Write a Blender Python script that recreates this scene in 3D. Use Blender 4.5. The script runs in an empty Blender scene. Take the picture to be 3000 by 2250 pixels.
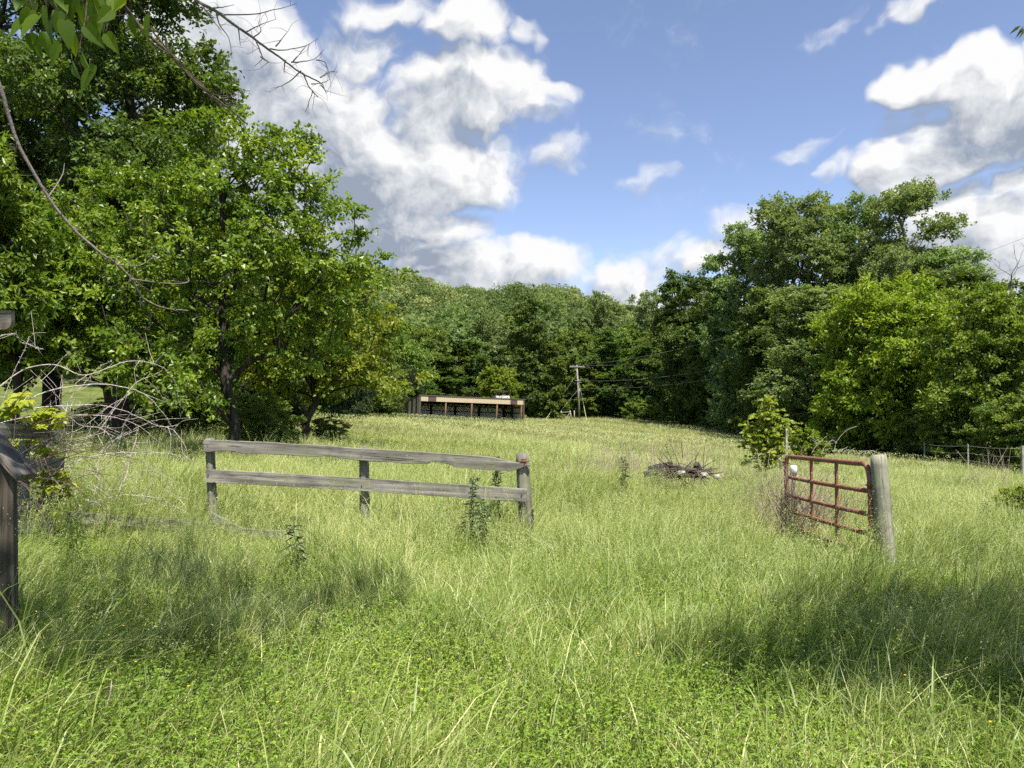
import bpy, math, random
import numpy as np
from mathutils import Vector, Matrix

R = math.radians
sc = bpy.context.scene
COL = sc.collection
# ------------------------------------------------------------------ camera
FPX = 2167.0
PITCH = math.atan(75.0 / FPX)
EYE = 1.6
cam_d = bpy.data.cameras.new('camera')
cam = bpy.data.objects.new('camera', cam_d)
COL.objects.link(cam)
cam.location = (0, 0, EYE)
cam.rotation_euler = (R(90) + PITCH, 0, 0)
cam_d.sensor_width = 36.0
cam_d.lens = 36.0 * FPX / 3000.0
cam_d.clip_end = 3000.0
sc.camera = cam
# ------------------------------------------------------------------ sun, sky, exposure
SUN_EL, SUN_AZ = R(62), R(156)        # azimuth clockwise from +Y (the view direction)
sd = bpy.data.lights.new('sun', 'SUN')
sd.energy = 4.4
sd.angle = R(0.5)
sd.color = (1.0, 0.955, 0.87)
sun = bpy.data.objects.new('sun', sd)
COL.objects.link(sun)
sv = Vector((math.sin(SUN_AZ) * math.cos(SUN_EL), math.cos(SUN_AZ) * math.cos(SUN_EL), math.sin(SUN_EL)))
sun.rotation_euler = (-sv).to_track_quat('-Z', 'Y').to_euler()
sun.location = (20, -10, 40)
sc.view_settings.view_transform = 'Standard'
sc.view_settings.look = 'None'
sc.view_settings.gamma = 1.0
sc.view_settings.exposure = 1.2
sc.view_settings.use_curve_mapping = False
cy = sc.cycles
cy.max_bounces = 8
cy.diffuse_bounces = 5
cy.glossy_bounces = 2
cy.transmission_bounces = 6
cy.transparent_max_bounces = 4
cy.caustics_reflective = False
cy.caustics_refractive = False
cy.use_denoising = False
try:
    cy.denoiser = 'OPENIMAGEDENOISE'
    cy.denoising_prefilter = 'ACCURATE'
except Exception:
    pass
cy.use_adaptive_sampling = True
cy.adaptive_threshold = 0.02
sc.render.use_persistent_data = False


class NT:
    """small helper to write node trees"""
    def __init__(s, tree):
        s.t = tree
        s.L = tree.links

    def put(s, sock, v):
        if isinstance(v, bpy.types.NodeSocket):
            s.L.new(v, sock)
        elif v is not None:
            sock.default_value = v

    def n(s, typ, ins=None, **props):
        nd = s.t.nodes.new(typ)
        for k, v in props.items():
            setattr(nd, k, v)
        for k, v in (ins or {}).items():
            s.put(nd.inputs[k], v)
        return nd

    def m(s, op, a, b=None, c=None, clamp=False):
        nd = s.t.nodes.new('ShaderNodeMath')
        nd.operation = op
        nd.use_clamp = clamp
        for i, v in enumerate((a, b, c)):
            if v is not None:
                s.put(nd.inputs[i], v)
        return nd.outputs[0]

    def vm(s, op, a, b=None):
        nd = s.t.nodes.new('ShaderNodeVectorMath')
        nd.operation = op
        s.put(nd.inputs[0], a)
        if b is not None:
            s.put(nd.inputs[1], b)
        return nd.outputs['Value'] if op in ('LENGTH', 'DOT_PRODUCT') else nd.outputs[0]

    def mapr(s, v, a, b, c=0.0, d=1.0, smooth=True):
        nd = s.t.nodes.new('ShaderNodeMapRange')
        nd.interpolation_type = 'SMOOTHSTEP' if smooth else 'LINEAR'
        s.put(nd.inputs['Value'], v)
        for k, x in (('From Min', a), ('From Max', b), ('To Min', c), ('To Max', d)):
            s.put(nd.inputs[k], x)
        return nd.outputs['Result']

    def mix(s, f, a, b, mode='MIX'):
        nd = s.t.nodes.new('ShaderNodeMix')
        nd.data_type = 'RGBA'
        nd.blend_type = mode
        s.put(nd.inputs[0], f)
        s.put(nd.inputs[6], a)
        s.put(nd.inputs[7], b)
        return nd.outputs[2]

    def noise(s, vec, scale, detail=2.0, rough=0.5, dist=0.0, dims='3D'):
        nd = s.t.nodes.new('ShaderNodeTexNoise')
        nd.noise_dimensions = dims
        if vec is not None:
            s.put(nd.inputs['Vector'], vec)
        s.put(nd.inputs['Scale'], scale)
        s.put(nd.inputs['Detail'], detail)
        s.put(nd.inputs['Roughness'], rough)
        s.put(nd.inputs['Distortion'], dist)
        return nd.outputs[0], nd.outputs[1]


def azel(px, py):
    u, v = (px - 1500) / FPX, (1125 - py) / FPX
    c, s_ = math.cos(PITCH), math.sin(PITCH)
    d = Vector((u, c - v * s_, s_ + v * c)).normalized()
    return math.atan2(d.x, d.y), math.asin(d.z)


# cumulus masses of the sky: centre (as seen from the gate, in 3000x2250 photo units), radii, weight
CLOUDS = [
    (560, 60, 210, 190, .85), (690, 200, 290, 230, .95), (850, 400, 330, 270, 1.), (1060, 560, 330, 230, 1.),
    (1330, 500, 240, 150, .95), (1260, 400, 150, 140, .7), (1160, 690, 300, 130, .9), (950, 740, 330, 130, .9),
    (1370, 100, 170, 80, .75), (1160, 30, 150, 60, .62), (1370, 285, 290, 110, .85), (1590, 265, 110, 40, .6),
    (1530, 115, 60, 40, .48), (1080, 120, 110, 80, .5),
    (1330, 850, 350, 130, .9), (1600, 780, 190, 90, .78), (1840, 840, 170, 80, .8), (1550, 940, 750, 110, .85), (2030, 780, 110, 50, .45),
    (2790, 250, 160, 75, .88), (2890, 370, 200, 140, .95), (2740, 490, 150, 90, .85), (3050, 290, 120, 100, .9),
    (2390, 80, 110, 40, .40), (2640, 38, 110, 30, .34), (2400, 410, 120, 36, .34), (1650, 430, 75, 70, .36),
    (2160, 690, 150, 90, .42), (2820, 700, 230, 120, .66), (2970, 560, 100, 50, .58), (2520, 480, 80, 36, .42),
    (1900, 780, 160, 60, .42), (2990, 790, 220, 90, .7), (1840, 520, 90, 40, .3),
]
GREYS = [(900, 560, 380, 120, .50), (1100, 730, 400, 100, .55), (820, 380, 300, 200, .25), (1250, 860, 500, 80, .25),
         (2960, 470, 260, 90, .3), (700, 260, 160, 70, .25)]


def blob_sum(g, vec, lst):
    tot = None
    for (px, py, rx, ry, w) in lst:
        a, e = azel(px, py)
        d = g.vm('SUBTRACT', vec, (a, e, 0))
        d = g.vm('MULTIPLY', d, (FPX / rx, FPX / ry, 0))
        ln = g.vm('DOT_PRODUCT', d, d)
        v = g.m('MULTIPLY', g.m('SUBTRACT', 1.15, ln, clamp=True), w)
        tot = v if tot is None else g.m('MAXIMUM', tot, v)
    return tot


def cloud_group():
    gt = bpy.data.node_groups.new('cloud_field', 'ShaderNodeTree')
    gt.interface.new_socket('Vector', in_out='INPUT', socket_type='NodeSocketVector')
    gt.interface.new_socket('Field', in_out='OUTPUT', socket_type='NodeSocketFloat')
    g = NT(gt)
    gi, go = g.n('NodeGroupInput'), g.n('NodeGroupOutput')
    p = gi.outputs[0]
    _, wc = g.noise(p, 5.0, 4, .6)
    w1 = g.vm('MULTIPLY', g.vm('SUBTRACT', wc, (.5, .5, .5)), (.22, .16, 0))
    pw = g.vm('ADD', p, w1)
    b = blob_sum(g, pw, CLOUDS)
    b = g.m('MINIMUM', b, .78)
    nz, _ = g.noise(g.vm('MULTIPLY', pw, (1, 1.25, 1)), 7.0, 10, .62)
    vo = g.n('ShaderNodeTexVoronoi', {'Vector': pw, 'Scale': 17.0, 'Detail': 4.0, 'Roughness': .6, 'Lacunarity': 2.3})
    vo.normalize = True
    f = g.m('ADD', b, g.m('MULTIPLY', g.m('SUBTRACT', nz, .5), 1.55))
    f = g.m('ADD', f, g.m('MULTIPLY', g.m('SUBTRACT', .42, vo.outputs['Distance']), .5))
    g.put(go.inputs[0], f)
    return gt


def make_world():
    w = bpy.data.worlds.new('World')
    sc.world = w
    w.use_nodes = True
    w.cycles.sampling_method = 'NONE'
    t = w.node_tree
    t.nodes.clear()
    g = NT(t)
    sky = g.n('ShaderNodeTexSky', sky_type='NISHITA', sun_disc=False, sun_elevation=SUN_EL, sun_rotation=SUN_AZ,
              altitude=300.0, air_density=0.8, dust_density=0.1, ozone_density=4.0)
    skyc = g.mix(1.0, sky.outputs[0], (1.22, 1.0, .90, 1), 'MULTIPLY')
    bg = g.n('ShaderNodeBackground', {'Color': skyc, 'Strength': 0.105})
    tc = g.n('ShaderNodeTexCoord')
    sp = g.n('ShaderNodeSeparateXYZ', {0: tc.outputs['Generated']})
    x, y, z = sp.outputs
    az = g.m('ARCTAN2', x, y)
    el = g.m('ARCSINE', z)
    p = g.n('ShaderNodeCombineXYZ', {0: az, 1: el, 2: 0.0}).outputs[0]
    grp = cloud_group()
    n1 = t.nodes.new('ShaderNodeGroup'); n1.node_tree = grp; g.put(n1.inputs[0], p)
    n2 = t.nodes.new('ShaderNodeGroup'); n2.node_tree = grp
    g.put(n2.inputs[0], g.vm('ADD', p, (.016, .026, 0)))
    f1, f2 = n1.outputs[0], n2.outputs[0]
    up = g.mapr(el, .0, .06)
    alpha = g.m('MULTIPLY', g.m('POWER', g.mapr(f1, .10, .70), 1.15), up)
    gr = blob_sum(g, p, GREYS)
    lit = g.m('ADD', .56, g.m('MULTIPLY', g.m('SUBTRACT', f1, f2), 1.7))
    nb, _ = g.noise(g.vm('ADD', p, (3.1, 1.7, 0)), 13.0, 6, .6, .4)
    lit = g.m('ADD', lit, g.m('MULTIPLY', g.m('SUBTRACT', nb, .5), 1.15))
    lit = g.m('SUBTRACT', lit, g.m('MULTIPLY', gr, g.mapr(nb, .3, .7, 1.05, .45)), clamp=True)
    ccol = g.mix(lit, (.34, .40, .50, 1), (1.0, 1.0, 1.0, 1))
    bg2 = g.n('ShaderNodeBackground', {'Color': ccol, 'Strength': 0.43})
    mx = g.n('ShaderNodeMixShader', {0: alpha, 1: bg.outputs[0], 2: bg2.outputs[0]})
    g.n('ShaderNodeOutputWorld', {0: mx.outputs[0]})


make_world()

# ------------------------------------------------------------------ materials
def new_mat(name):
    m = bpy.data.materials.new(name)
    m.use_nodes = True
    m.node_tree.nodes.clear()
    return m, NT(m.node_tree)


def leaf_mat(name, dark, mid, light, transl=0.35, tcol=None, rough=.45, spec=.35):
    """thin leaf: per-leaf tint picks the colour, part of the light goes through"""
    m, g = new_mat(name)
    at = g.n('ShaderNodeAttribute', attribute_name='tint')
    cr = g.n('ShaderNodeValToRGB', {0: at.outputs['Fac']})
    e = cr.color_ramp.elements
    e[0].position, e[0].color = 0.0, (*dark, 1)
    e[1].position, e[1].color = 1.0, (*light, 1)
    x = e.new(.5); x.color = (*mid, 1)
    oi = g.n('ShaderNodeObjectInfo')
    hs = g.n('ShaderNodeHueSaturation', {'Color': cr.outputs[0], 'Value': g.mapr(oi.outputs['Random'], 0, 1, .85, 1.15, False),
                                        'Hue': g.mapr(oi.outputs['Random'], 0, 1, .49, .512, False)})
    c = hs.outputs[0]
    p = g.n('ShaderNodeBsdfPrincipled', {'Base Color': c, 'Roughness': rough, 'Specular IOR Level': spec})
    tc = g.mix(1.0, c, (*(tcol or (1.5, 1.45, .45)), 1), 'MULTIPLY')
    t = g.n('ShaderNodeBsdfTranslucent', {'Color': tc})
    mx = g.n('ShaderNodeMixShader', {0: transl, 1: p.outputs[0], 2: t.outputs[0]})
    g.n('ShaderNodeOutputMaterial', {0: mx.outputs[0]})
    return m


def bark_mat(name, c1, c2, scale=(14, 14, 3)):
    m, g = new_mat(name)
    tc = g.n('ShaderNodeTexCoord')
    v = g.vm('MULTIPLY', tc.outputs['Object'], scale)
    f, _ = g.noise(v, 1.0, 5, .65)
    c = g.mix(g.mapr(f, .3, .7), (*c1, 1), (*c2, 1))
    b = g.n('ShaderNodeBump', {'Strength': .6, 'Distance': .02, 'Height': f})
    p = g.n('ShaderNodeBsdfPrincipled', {'Base Color': c, 'Roughness': .9, 'Specular IOR Level': .15, 'Normal': b.outputs[0]})
    g.n('ShaderNodeOutputMaterial', {0: p.outputs[0]})
    return m


def board_mat(name, c1, c2, crack, axis='X', moss=None, grain=1.0):
    """weathered timber with the grain along one object axis"""
    m, g = new_mat(name)
    tc = g.n('ShaderNodeTexCoord')
    oi = g.n('ShaderNodeObjectInfo')
    off = g.vm('MULTIPLY', (7.3, 3.1, 5.7), oi.outputs['Random'])
    o = g.vm('ADD', tc.outputs['Object'], off)
    s1 = (.8, 22, 22) if axis == 'X' else (22, 22, .8)
    s2 = (1.6, 48, 48) if axis == 'X' else (48, 48, 1.6)
    f1, _ = g.noise(g.vm('MULTIPLY', o, s1), grain, 5, .6, .4)
    f2, _ = g.noise(g.vm('MULTIPLY', o, s2), grain, 4, .7, .2)
    f3, _ = g.noise(g.vm('MULTIPLY', o, (2.2, 3, 3)), 1.5, 4, .6)
    c = g.mix(g.mapr(f1, .32, .68), (*c1, 1), (*c2, 1))
    c = g.mix(g.mapr(f3, .42, .7, 0, .55), c, (*[x * .55 for x in c1], 1))
    if moss:
        c = g.mix(g.mapr(f3, .55, .32, 0, .55), c, (*moss, 1))
    ck = g.mapr(f2, .44, .34)
    c = g.mix(g.m('MULTIPLY', ck, .85), c, (*crack, 1))
    h = g.m('SUBTRACT', g.m('ADD', g.m('MULTIPLY', f1, .6), g.m('MULTIPLY', f2, .8)), g.m('MULTIPLY', ck, .5))
    b = g.n('ShaderNodeBump', {'Strength': .8, 'Distance': .0035, 'Height': h})
    p = g.n('ShaderNodeBsdfPrincipled', {'Base Color': c, 'Roughness': .88, 'Specular IOR Level': .2, 'Normal': b.outputs[0]})
    g.n('ShaderNodeOutputMaterial', {0: p.outputs[0]})
    return m


def noisy_mat(name, c1, c2, scale=6, rough=.8, metal=0.0, bump=.3, spec=.3, detail=5, lo=.35, hi=.65):
    m, g = new_mat(name)
    tc = g.n('ShaderNodeTexCoord')
    f, _ = g.noise(tc.outputs['Object'], scale, detail, .62)
    c = g.mix(g.mapr(f, lo, hi), (*c1, 1), (*c2, 1))
    b = g.n('ShaderNodeBump', {'Strength': bump, 'Distance': .01, 'Height': f})
    p = g.n('ShaderNodeBsdfPrincipled', {'Base Color': c, 'Roughness': rough, 'Metallic': metal, 'Specular IOR Level': spec, 'Normal': b.outputs[0]})
    g.n('ShaderNodeOutputMaterial', {0: p.outputs[0]})
    return m


# ------------------------------------------------------------------ mesh helpers
class MB:
    """collects triangles/quads (numpy) and links them as one mesh object"""
    def __init__(s):
        s.v, s.f3, s.f4, s.t, s.n = [], [], [], [], 0

    def add(s, v, f3=None, f4=None, tint=0.5):
        v = np.asarray(v, dtype=np.float32).reshape(-1, 3)
        if f3 is not None and len(f3):
            s.f3.append(np.asarray(f3, dtype=np.int64).reshape(-1, 3) + s.n)
        if f4 is not None and len(f4):
            s.f4.append(np.asarray(f4, dtype=np.int64).reshape(-1, 4) + s.n)
        s.v.append(v)
        s.t.append(np.broadcast_to(np.asarray(tint, dtype=np.float32), (len(v),)).copy())
        s.n += len(v)

    def mesh(s, name, mat, smooth=False):
        V = np.concatenate(s.v) if s.v else np.zeros((0, 3), np.float32)
        T = np.concatenate(s.t) if s.t else np.zeros(0, np.float32)
        f3 = np.concatenate(s.f3) if s.f3 else np.zeros((0, 3), np.int64)
        f4 = np.concatenate(s.f4) if s.f4 else np.zeros((0, 4), np.int64)
        me = bpy.data.meshes.new(name)
        me.vertices.add(len(V))
        me.vertices.foreach_set('co', V.ravel())
        li = np.concatenate([f3.ravel(), f4.ravel()]).astype(np.int32)
        tot = np.concatenate([np.full(len(f3), 3), np.full(len(f4), 4)]).astype(np.int32)
        st = np.concatenate([[0], np.cumsum(tot)[:-1]]).astype(np.int32) if len(tot) else tot
        me.loops.add(len(li))
        me.loops.foreach_set('vertex_index', li)
        me.polygons.add(len(tot))
        me.polygons.foreach_set('loop_start', st)
        me.polygons.foreach_set('loop_total', tot)
        me.polygons.foreach_set('use_smooth', np.full(len(tot), bool(smooth)))
        me.update(calc_edges=True)
        a = me.attributes.new('tint', 'FLOAT', 'POINT')
        a.data.foreach_set('value', T)
        if mat:
            me.materials.append(mat)
        return me

    def build(s, name, mat, parent=None, smooth=False):
        o = bpy.data.objects.new(name, s.mesh(name, mat, smooth))
        COL.objects.link(o)
        if parent:
            o.parent = parent
        return o

    # ---- primitives
    def box(s, x0, x1, y0, y1, z0, z1, M=None, tint=.5):
        v = np.array([(x, y, z) for z in (z0, z1) for y in (y0, y1) for x in (x0, x1)], float)
        if M is not None:
            v = (np.asarray(M)[:3, :3] @ v.T).T + np.asarray(M)[:3, 3]
        s.add(v, f4=[(0, 2, 3, 1), (4, 5, 7, 6), (0, 1, 5, 4), (2, 6, 7, 3), (0, 4, 6, 2), (1, 3, 7, 5)], tint=tint)

    def tube(s, pts, rad, k=6, tint=.5, cap=True):
        P = np.asarray(pts, float)
        n = len(P)
        rad = np.broadcast_to(np.asarray(rad, float), (n,))
        T = np.gradient(P, axis=0)
        T /= np.linalg.norm(T, axis=1)[:, None] + 1e-9
        ref = np.array([0, 0, 1.0]) if abs(T[0][2]) < .9 else np.array([1.0, 0, 0])
        A = np.cross(T, ref); A /= np.linalg.norm(A, axis=1)[:, None] + 1e-9
        B = np.cross(T, A)
        th = np.linspace(0, 2 * np.pi, k, endpoint=False)
        V = P[:, None, :] + rad[:, None, None] * (np.cos(th)[None, :, None] * A[:, None, :] + np.sin(th)[None, :, None] * B[:, None, :])
        V = V.reshape(-1, 3)
        f = []
        for i in range(n - 1):
            for j in range(k):
                j2 = (j + 1) % k
                f.append((i * k + j, i * k + j2, (i + 1) * k + j2, (i + 1) * k + j))
        f3 = []
        if cap:
            V = np.vstack([V, P[0], P[-1]])
            for j in range(k):
                j2 = (j + 1) % k
                f3.append((n * k, j2, j)); f3.append((n * k + 1, (n - 1) * k + j, (n - 1) * k + j2))
        s.add(V, f3=f3, f4=f, tint=tint)

    def leaves(s, pos, d, nrm, L, W, fold=.25, tint=.5):
        """kite leaves folded on the midrib: base, left, tip, right"""
        pos = np.asarray(pos, float); N = len(pos)
        d = d / (np.linalg.norm(d, axis=1)[:, None] + 1e-9)
        side = np.cross(d, nrm); side /= np.linalg.norm(side, axis=1)[:, None] + 1e-9
        up = np.cross(side, d)
        L = np.broadcast_to(np.asarray(L, float), (N,))[:, None]
        W = np.broadcast_to(np.asarray(W, float), (N,))[:, None]
        mid = pos + d * L * .42
        v = np.stack([pos, mid + side * W * .5 + up * W * fold, pos + d * L - up * L * .12, mid - side * W * .5 + up * W * fold], 1)
        b = np.arange(N)[:, None] * 4
        f = np.concatenate([b + np.array([[0, 1, 2]]), b + np.array([[0, 2, 3]])])
        t = np.repeat(np.broadcast_to(np.asarray(tint, float), (N,)), 4)
        s.add(v.reshape(-1, 3), f3=f, tint=t)


def thing(name, loc, label, cat, group=None, rz=0):
    o = bpy.data.objects.new(name, None)
    o.empty_display_size = .2
    COL.objects.link(o)
    o.location = loc
    o.rotation_euler = (0, 0, rz)
    return tag(o, label, cat, group)


def tag(o, label=None, cat=None, group=None, kind=None):
    if label: o['label'] = label
    if cat: o['category'] = cat
    if group: o['group'] = group
    if kind: o['kind'] = kind
    return o


def copy_thing(root, loc, rz=0, sc3=(1, 1, 1), label=None, group=None):
    r = root.copy(); COL.objects.link(r)
    r.location = loc; r.rotation_euler = (0, 0, rz); r.scale = sc3
    if label: r['label'] = label
    if group: r['group'] = group
    for ch in root.children:
        c = ch.copy(); COL.objects.link(c); c.parent = r
        for gch in ch.children:
            d = gch.copy(); COL.objects.link(d); d.parent = c
    return r


def W(px, py, Y):
    """point of the place seen at (px, py) of the 3000x2250 photograph, Y metres ahead"""
    u, v = (px - 1500) / FPX, (1125 - py) / FPX
    c, s_ = math.cos(PITCH), math.sin(PITCH)
    d = (u, c - v * s_, s_ + v * c)
    k = Y / d[1]
    return np.array([d[0] * k, Y, EYE + d[2] * k])


# ------------------------------------------------------------------ terrain
def sstep(a, b, x):
    t = np.clip((x - a) / (b - a), 0, 1)
    return t * t * (3 - 2 * t)


def ground(x, y):
    x = np.asarray(x, float); y = np.asarray(y, float)
    sl = -np.interp(y, [4, 8, 20, 45, 70, 100, 130], [.02, .045, .05, .052, .05, .04, .02])
    sr = -np.interp(y, [4, 8, 20, 45, 60, 80, 105, 125], [.02, .04, .055, .07, .078, .058, .012, 0])
    xl = np.where(x < 0, x, 0); xr = np.where(x > 0, x, 0)
    z = sl * np.maximum(xl, -34) + sr * np.minimum(xr, 30)
    # level ground by the camera, small swells in the meadow
    z = z + .06 * np.sin(x * .31 + 1.2) * np.sin(y * .23 + .4) * sstep(8, 20, y)
    h = sstep(120, 330, y) * (35 - .20 * np.clip(x, -90, 110)) * (1 + .10 * np.sin(x * .035 + .6) + .07 * np.sin(x * .09))
    h = h + sstep(40, 200, -x) * 22 * sstep(10, 80, y) + sstep(60, 260, x) * 14
    return z + h


def gz(x, y):
    return float(ground(x, y))


xs = np.unique(np.concatenate([np.arange(-40, 45.1, 1.0), np.linspace(-600, -40, 40), np.linspace(45, 600, 40)]))
ys = np.unique(np.concatenate([np.arange(-12, 130, 1.0), np.linspace(130, 700, 60), np.linspace(-200, -12, 12)]))
GX, GY = np.meshgrid(xs, ys)
gv = np.stack([GX, GY, ground(GX, GY)], -1).reshape(-1, 3)
nx = len(xs)
ii = (np.arange(len(ys) - 1)[:, None] * nx + np.arange(nx - 1)[None, :]).ravel()
gf = np.stack([ii, ii + 1, ii + 1 + nx, ii + nx], 1)
mb = MB(); mb.add(gv, f4=gf)
gm, g = new_mat('soil_and_turf')
tcn = g.n('ShaderNodeTexCoord')
fa, _ = g.noise(tcn.outputs['Object'], .35, 6, .6)
fb, _ = g.noise(tcn.outputs['Object'], 9.0, 5, .65)
c = g.mix(g.mapr(fa, .4, .62), (.075, .105, .022, 1), (.14, .16, .045, 1))
c = g.mix(g.mapr(fb, .45, .7, 0, .7), c, (.055, .06, .02, 1))
bp = g.n('ShaderNodeBump', {'Strength': .7, 'Distance': .06, 'Height': fb})
pb = g.n('ShaderNodeBsdfPrincipled', {'Base Color': c, 'Roughness': .95, 'Specular IOR Level': .1, 'Normal': bp.outputs[0]})
g.n('ShaderNodeOutputMaterial', {0: pb.outputs[0]})
tag(mb.build('ground', gm, smooth=True), kind='structure')

# line of the wire fence at the right edge of the field, and the foot of the woods on the left
FEN = np.array([(14.5, 16), (18, 22), (20.7, 30), (25, 45), (27.2, 60), (25.6, 80), (23.2, 105), (17, 119)], float)


def fence_x(y):
    return np.interp(y, FEN[:, 1], FEN[:, 0])


def left_x(y):
    return np.interp(y, [3, 12, 17, 24, 30, 50, 70, 100, 130], [-12, -12.5, -13, -12.5, -12.5, -17, -21, -26, -26])


# dirt lane beyond the wire fence
LY = np.arange(24, 112, 2.0)
lx = fence_x(LY)
lv = []
for j, off in enumerate((2.2, 3.6, 5.2, 6.8)):
    X = lx + off * (.72 + LY / 180)
    lv.append(np.stack([X, LY, ground(X, LY) + .03 + (.05 if j in (1, 2) else 0)], 1))
lv = np.stack(lv, 1).reshape(-1, 3)
lf = [(i * 4 + j, i * 4 + j + 1, (i + 1) * 4 + j + 1, (i + 1) * 4 + j) for i in range(len(LY) - 1) for j in range(3)]
mb = MB(); mb.add(lv, f4=lf)
tag(mb.build('dirt_lane', noisy_mat('bare_soil', (.09, .06, .045), (.17, .12, .09), 1.6, .95, bump=.8, spec=.1), smooth=True), kind='structure')

# ------------------------------------------------------------------ tree generator
def unit(v):
    return v / (np.linalg.norm(v, axis=-1, keepdims=True) + 1e-9)


def skeleton(rng, trunk, clusters, r_trunk, tip=.006, droop=.1, exp=2.3, up_pen=1.4, path_w=.30):
    """grow limbs from the trunk polyline to every leaf-cluster centre"""
    P = [np.array(p, float) for p in trunk]
    par = [-1] + list(range(len(trunk) - 1))
    plen = [0.0]
    for i in range(1, len(P)):
        plen.append(plen[-1] + np.linalg.norm(P[i] - P[i - 1]))
    base_skip = plen[-1] * .12
    A = np.array(trunk, float)
    dist = np.min(np.linalg.norm(clusters[:, None, :] - A[None], axis=2), axis=1)
    ends = []
    for ci in np.argsort(dist):
        c = clusters[ci]
        Q = np.array(P); pl = np.array(plen)
        d = np.linalg.norm(Q - c, axis=1)
        cost = d + path_w * pl + up_pen * np.maximum(0, Q[:, 2] - c[2] + .25 * d)
        cost[pl < base_skip] += 50
        n = int(np.argmin(cost))
        k = max(1, min(4, int(d[n] / .55)))
        prev = n
        a, b = P[n], c
        perp = rng.normal(size=3) * d[n] * .06
        for j in range(1, k + 1):
            t = j / k
            q = a + (b - a) * t + perp * math.sin(math.pi * t) + np.array([0, 0, 1]) * d[n] * droop * math.sin(math.pi * t)
            P.append(q); par.append(prev); plen.append(plen[prev] + np.linalg.norm(q - P[prev]))
            prev = len(P) - 1
        ends.append((prev, ci))
    n = len(P)
    w = np.zeros(n)
    for e, _ in ends:
        w[e] += tip ** exp
    for i in range(n - 1, 0, -1):
        if par[i] >= i:
            continue
        w[par[i]] += w[i]
    r = np.maximum(w, (tip * .8) ** exp) ** (1 / exp)
    r *= 1.0
    k = r_trunk / max(r[0], 1e-6)
    g_ = sstep(0, r[0], r)
    r = r * (1 + (k - 1) * g_) if k > 1 else r * (k + (1 - k) * (1 - g_))
    return np.array(P), np.array(par), r, ends


def limb_mesh(mb, P, par, r, rmin=0.0, ksides=(4, 7)):
    i = np.arange(1, len(P)); p = par[1:]
    keep = r[i] > rmin
    i, p = i[keep], p[keep]
    for big in (False, True):
        sel = (r[p] > .035) == big
        a, b = P[p[sel]], P[i[sel]]
        ra = np.minimum(r[p[sel]], r[i[sel]] * 1.35); rb = r[i[sel]]
        if not len(a):
            continue
        k = ksides[1] if big else ksides[0]
        d = unit(b - a)
        ref = np.where(np.abs(d[:, 2:3]) < .9, np.array([[0, 0, 1.0]]), np.array([[1.0, 0, 0]]))
        A = unit(np.cross(d, ref)); B = np.cross(d, A)
        th = np.linspace(0, 2 * np.pi, k, endpoint=False)
        ring = np.cos(th)[None, :, None] * A[:, None] + np.sin(th)[None, :, None] * B[:, None]
        ext = d * ra[:, None] * .35
        V = np.concatenate([(a - ext)[:, None] + ring * ra[:, None, None], (b + ext * .5)[:, None] + ring * rb[:, None, None]], 1)
        base = np.arange(len(a))[:, None] * (2 * k)
        f = np.concatenate([base + np.array([[j, (j + 1) % k, k + (j + 1) % k, k + j]]) for j in range(k)])
        mb.add(V.reshape(-1, 3), f4=f)


def crown_points(rng, lobes, n, shell=.55):
    """cluster centres in a union of ellipsoid lobes, more of them near the outside"""
    vol = np.array([l[3] * l[4] * l[5] for l in lobes]) ** .8
    pick = rng.choice(len(lobes), size=n * 3, p=vol / vol.sum())
    L = np.array(lobes, float)[pick]
    d = unit(rng.normal(size=(n * 3, 3)))
    rr = np.where(rng.random(n * 3) < shell, rng.uniform(.78, 1.0, n * 3), rng.random(n * 3) ** .5 * .85)
    P = L[:, :3] + d * rr[:, None] * L[:, 3:6]
    # thin out points that crowd together
    keep = []
    md = (vol.sum() / n) ** (1 / 3) * .55
    for i in range(len(P)):
        if P[i][2] < .15:
            continue
        if keep and np.min(np.sum((P[keep] - P[i]) ** 2, 1)) < md * md:
            continue
        keep.append(i)
        if len(keep) >= n:
            break
    return P[keep]


def leaf_cloud(rng, mb, clusters, centre, n_per, spread, L, Wd, droop=.35, tintf=None, flat=.6, updir=.55, sub=5):
    """each cluster is a few short sprays; leaves sit along them, tips hanging a little"""
    M = len(clusters)
    out = unit(clusters - centre + rng.normal(size=(M, 3)) * .01)
    ns = n_per // sub
    sd = unit(out[:, None, :] * .75 + rng.normal(size=(M, sub, 3)) * np.array([1, 1, flat]) + np.array([0, 0, .12]))
    sl = spread * rng.uniform(.6, 1.35, (M, sub, 1))
    t = rng.random((M, sub, ns, 1)) ** .7
    pos = clusters[:, None, None, :] + sd[:, :, None, :] * sl[:, :, None, :] * t + rng.normal(size=(M, sub, ns, 3)) * spread * np.array([.16, .16, .10])
    pos[..., 2] -= (t[..., 0] ** 2) * spread * droop * .6
    d = unit(sd[:, :, None, :] * .8 + rng.normal(size=(M, sub, ns, 3)) * .75 - np.array([0, 0, droop]))
    nr = unit(np.array([0, 0, updir]) + out[:, None, None, :] * .35 + rng.normal(size=(M, sub, ns, 3)) * .45)
    N = M * sub * ns
    base = tintf(clusters) if tintf is not None else np.clip(.5 + rng.normal(size=M) * .20, .08, .95)
    tint = np.clip(np.repeat(base, sub * ns) + np.repeat(rng.normal(size=M * sub) * .10, ns) + rng.normal(size=N) * .13, 0, 1)
    s = rng.uniform(.65, 1.2, N)
    mb.leaves(pos.reshape(-1, 3), d.reshape(-1, 3), nr.reshape(-1, 3), L * s, Wd * s, .22, tint)


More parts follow.
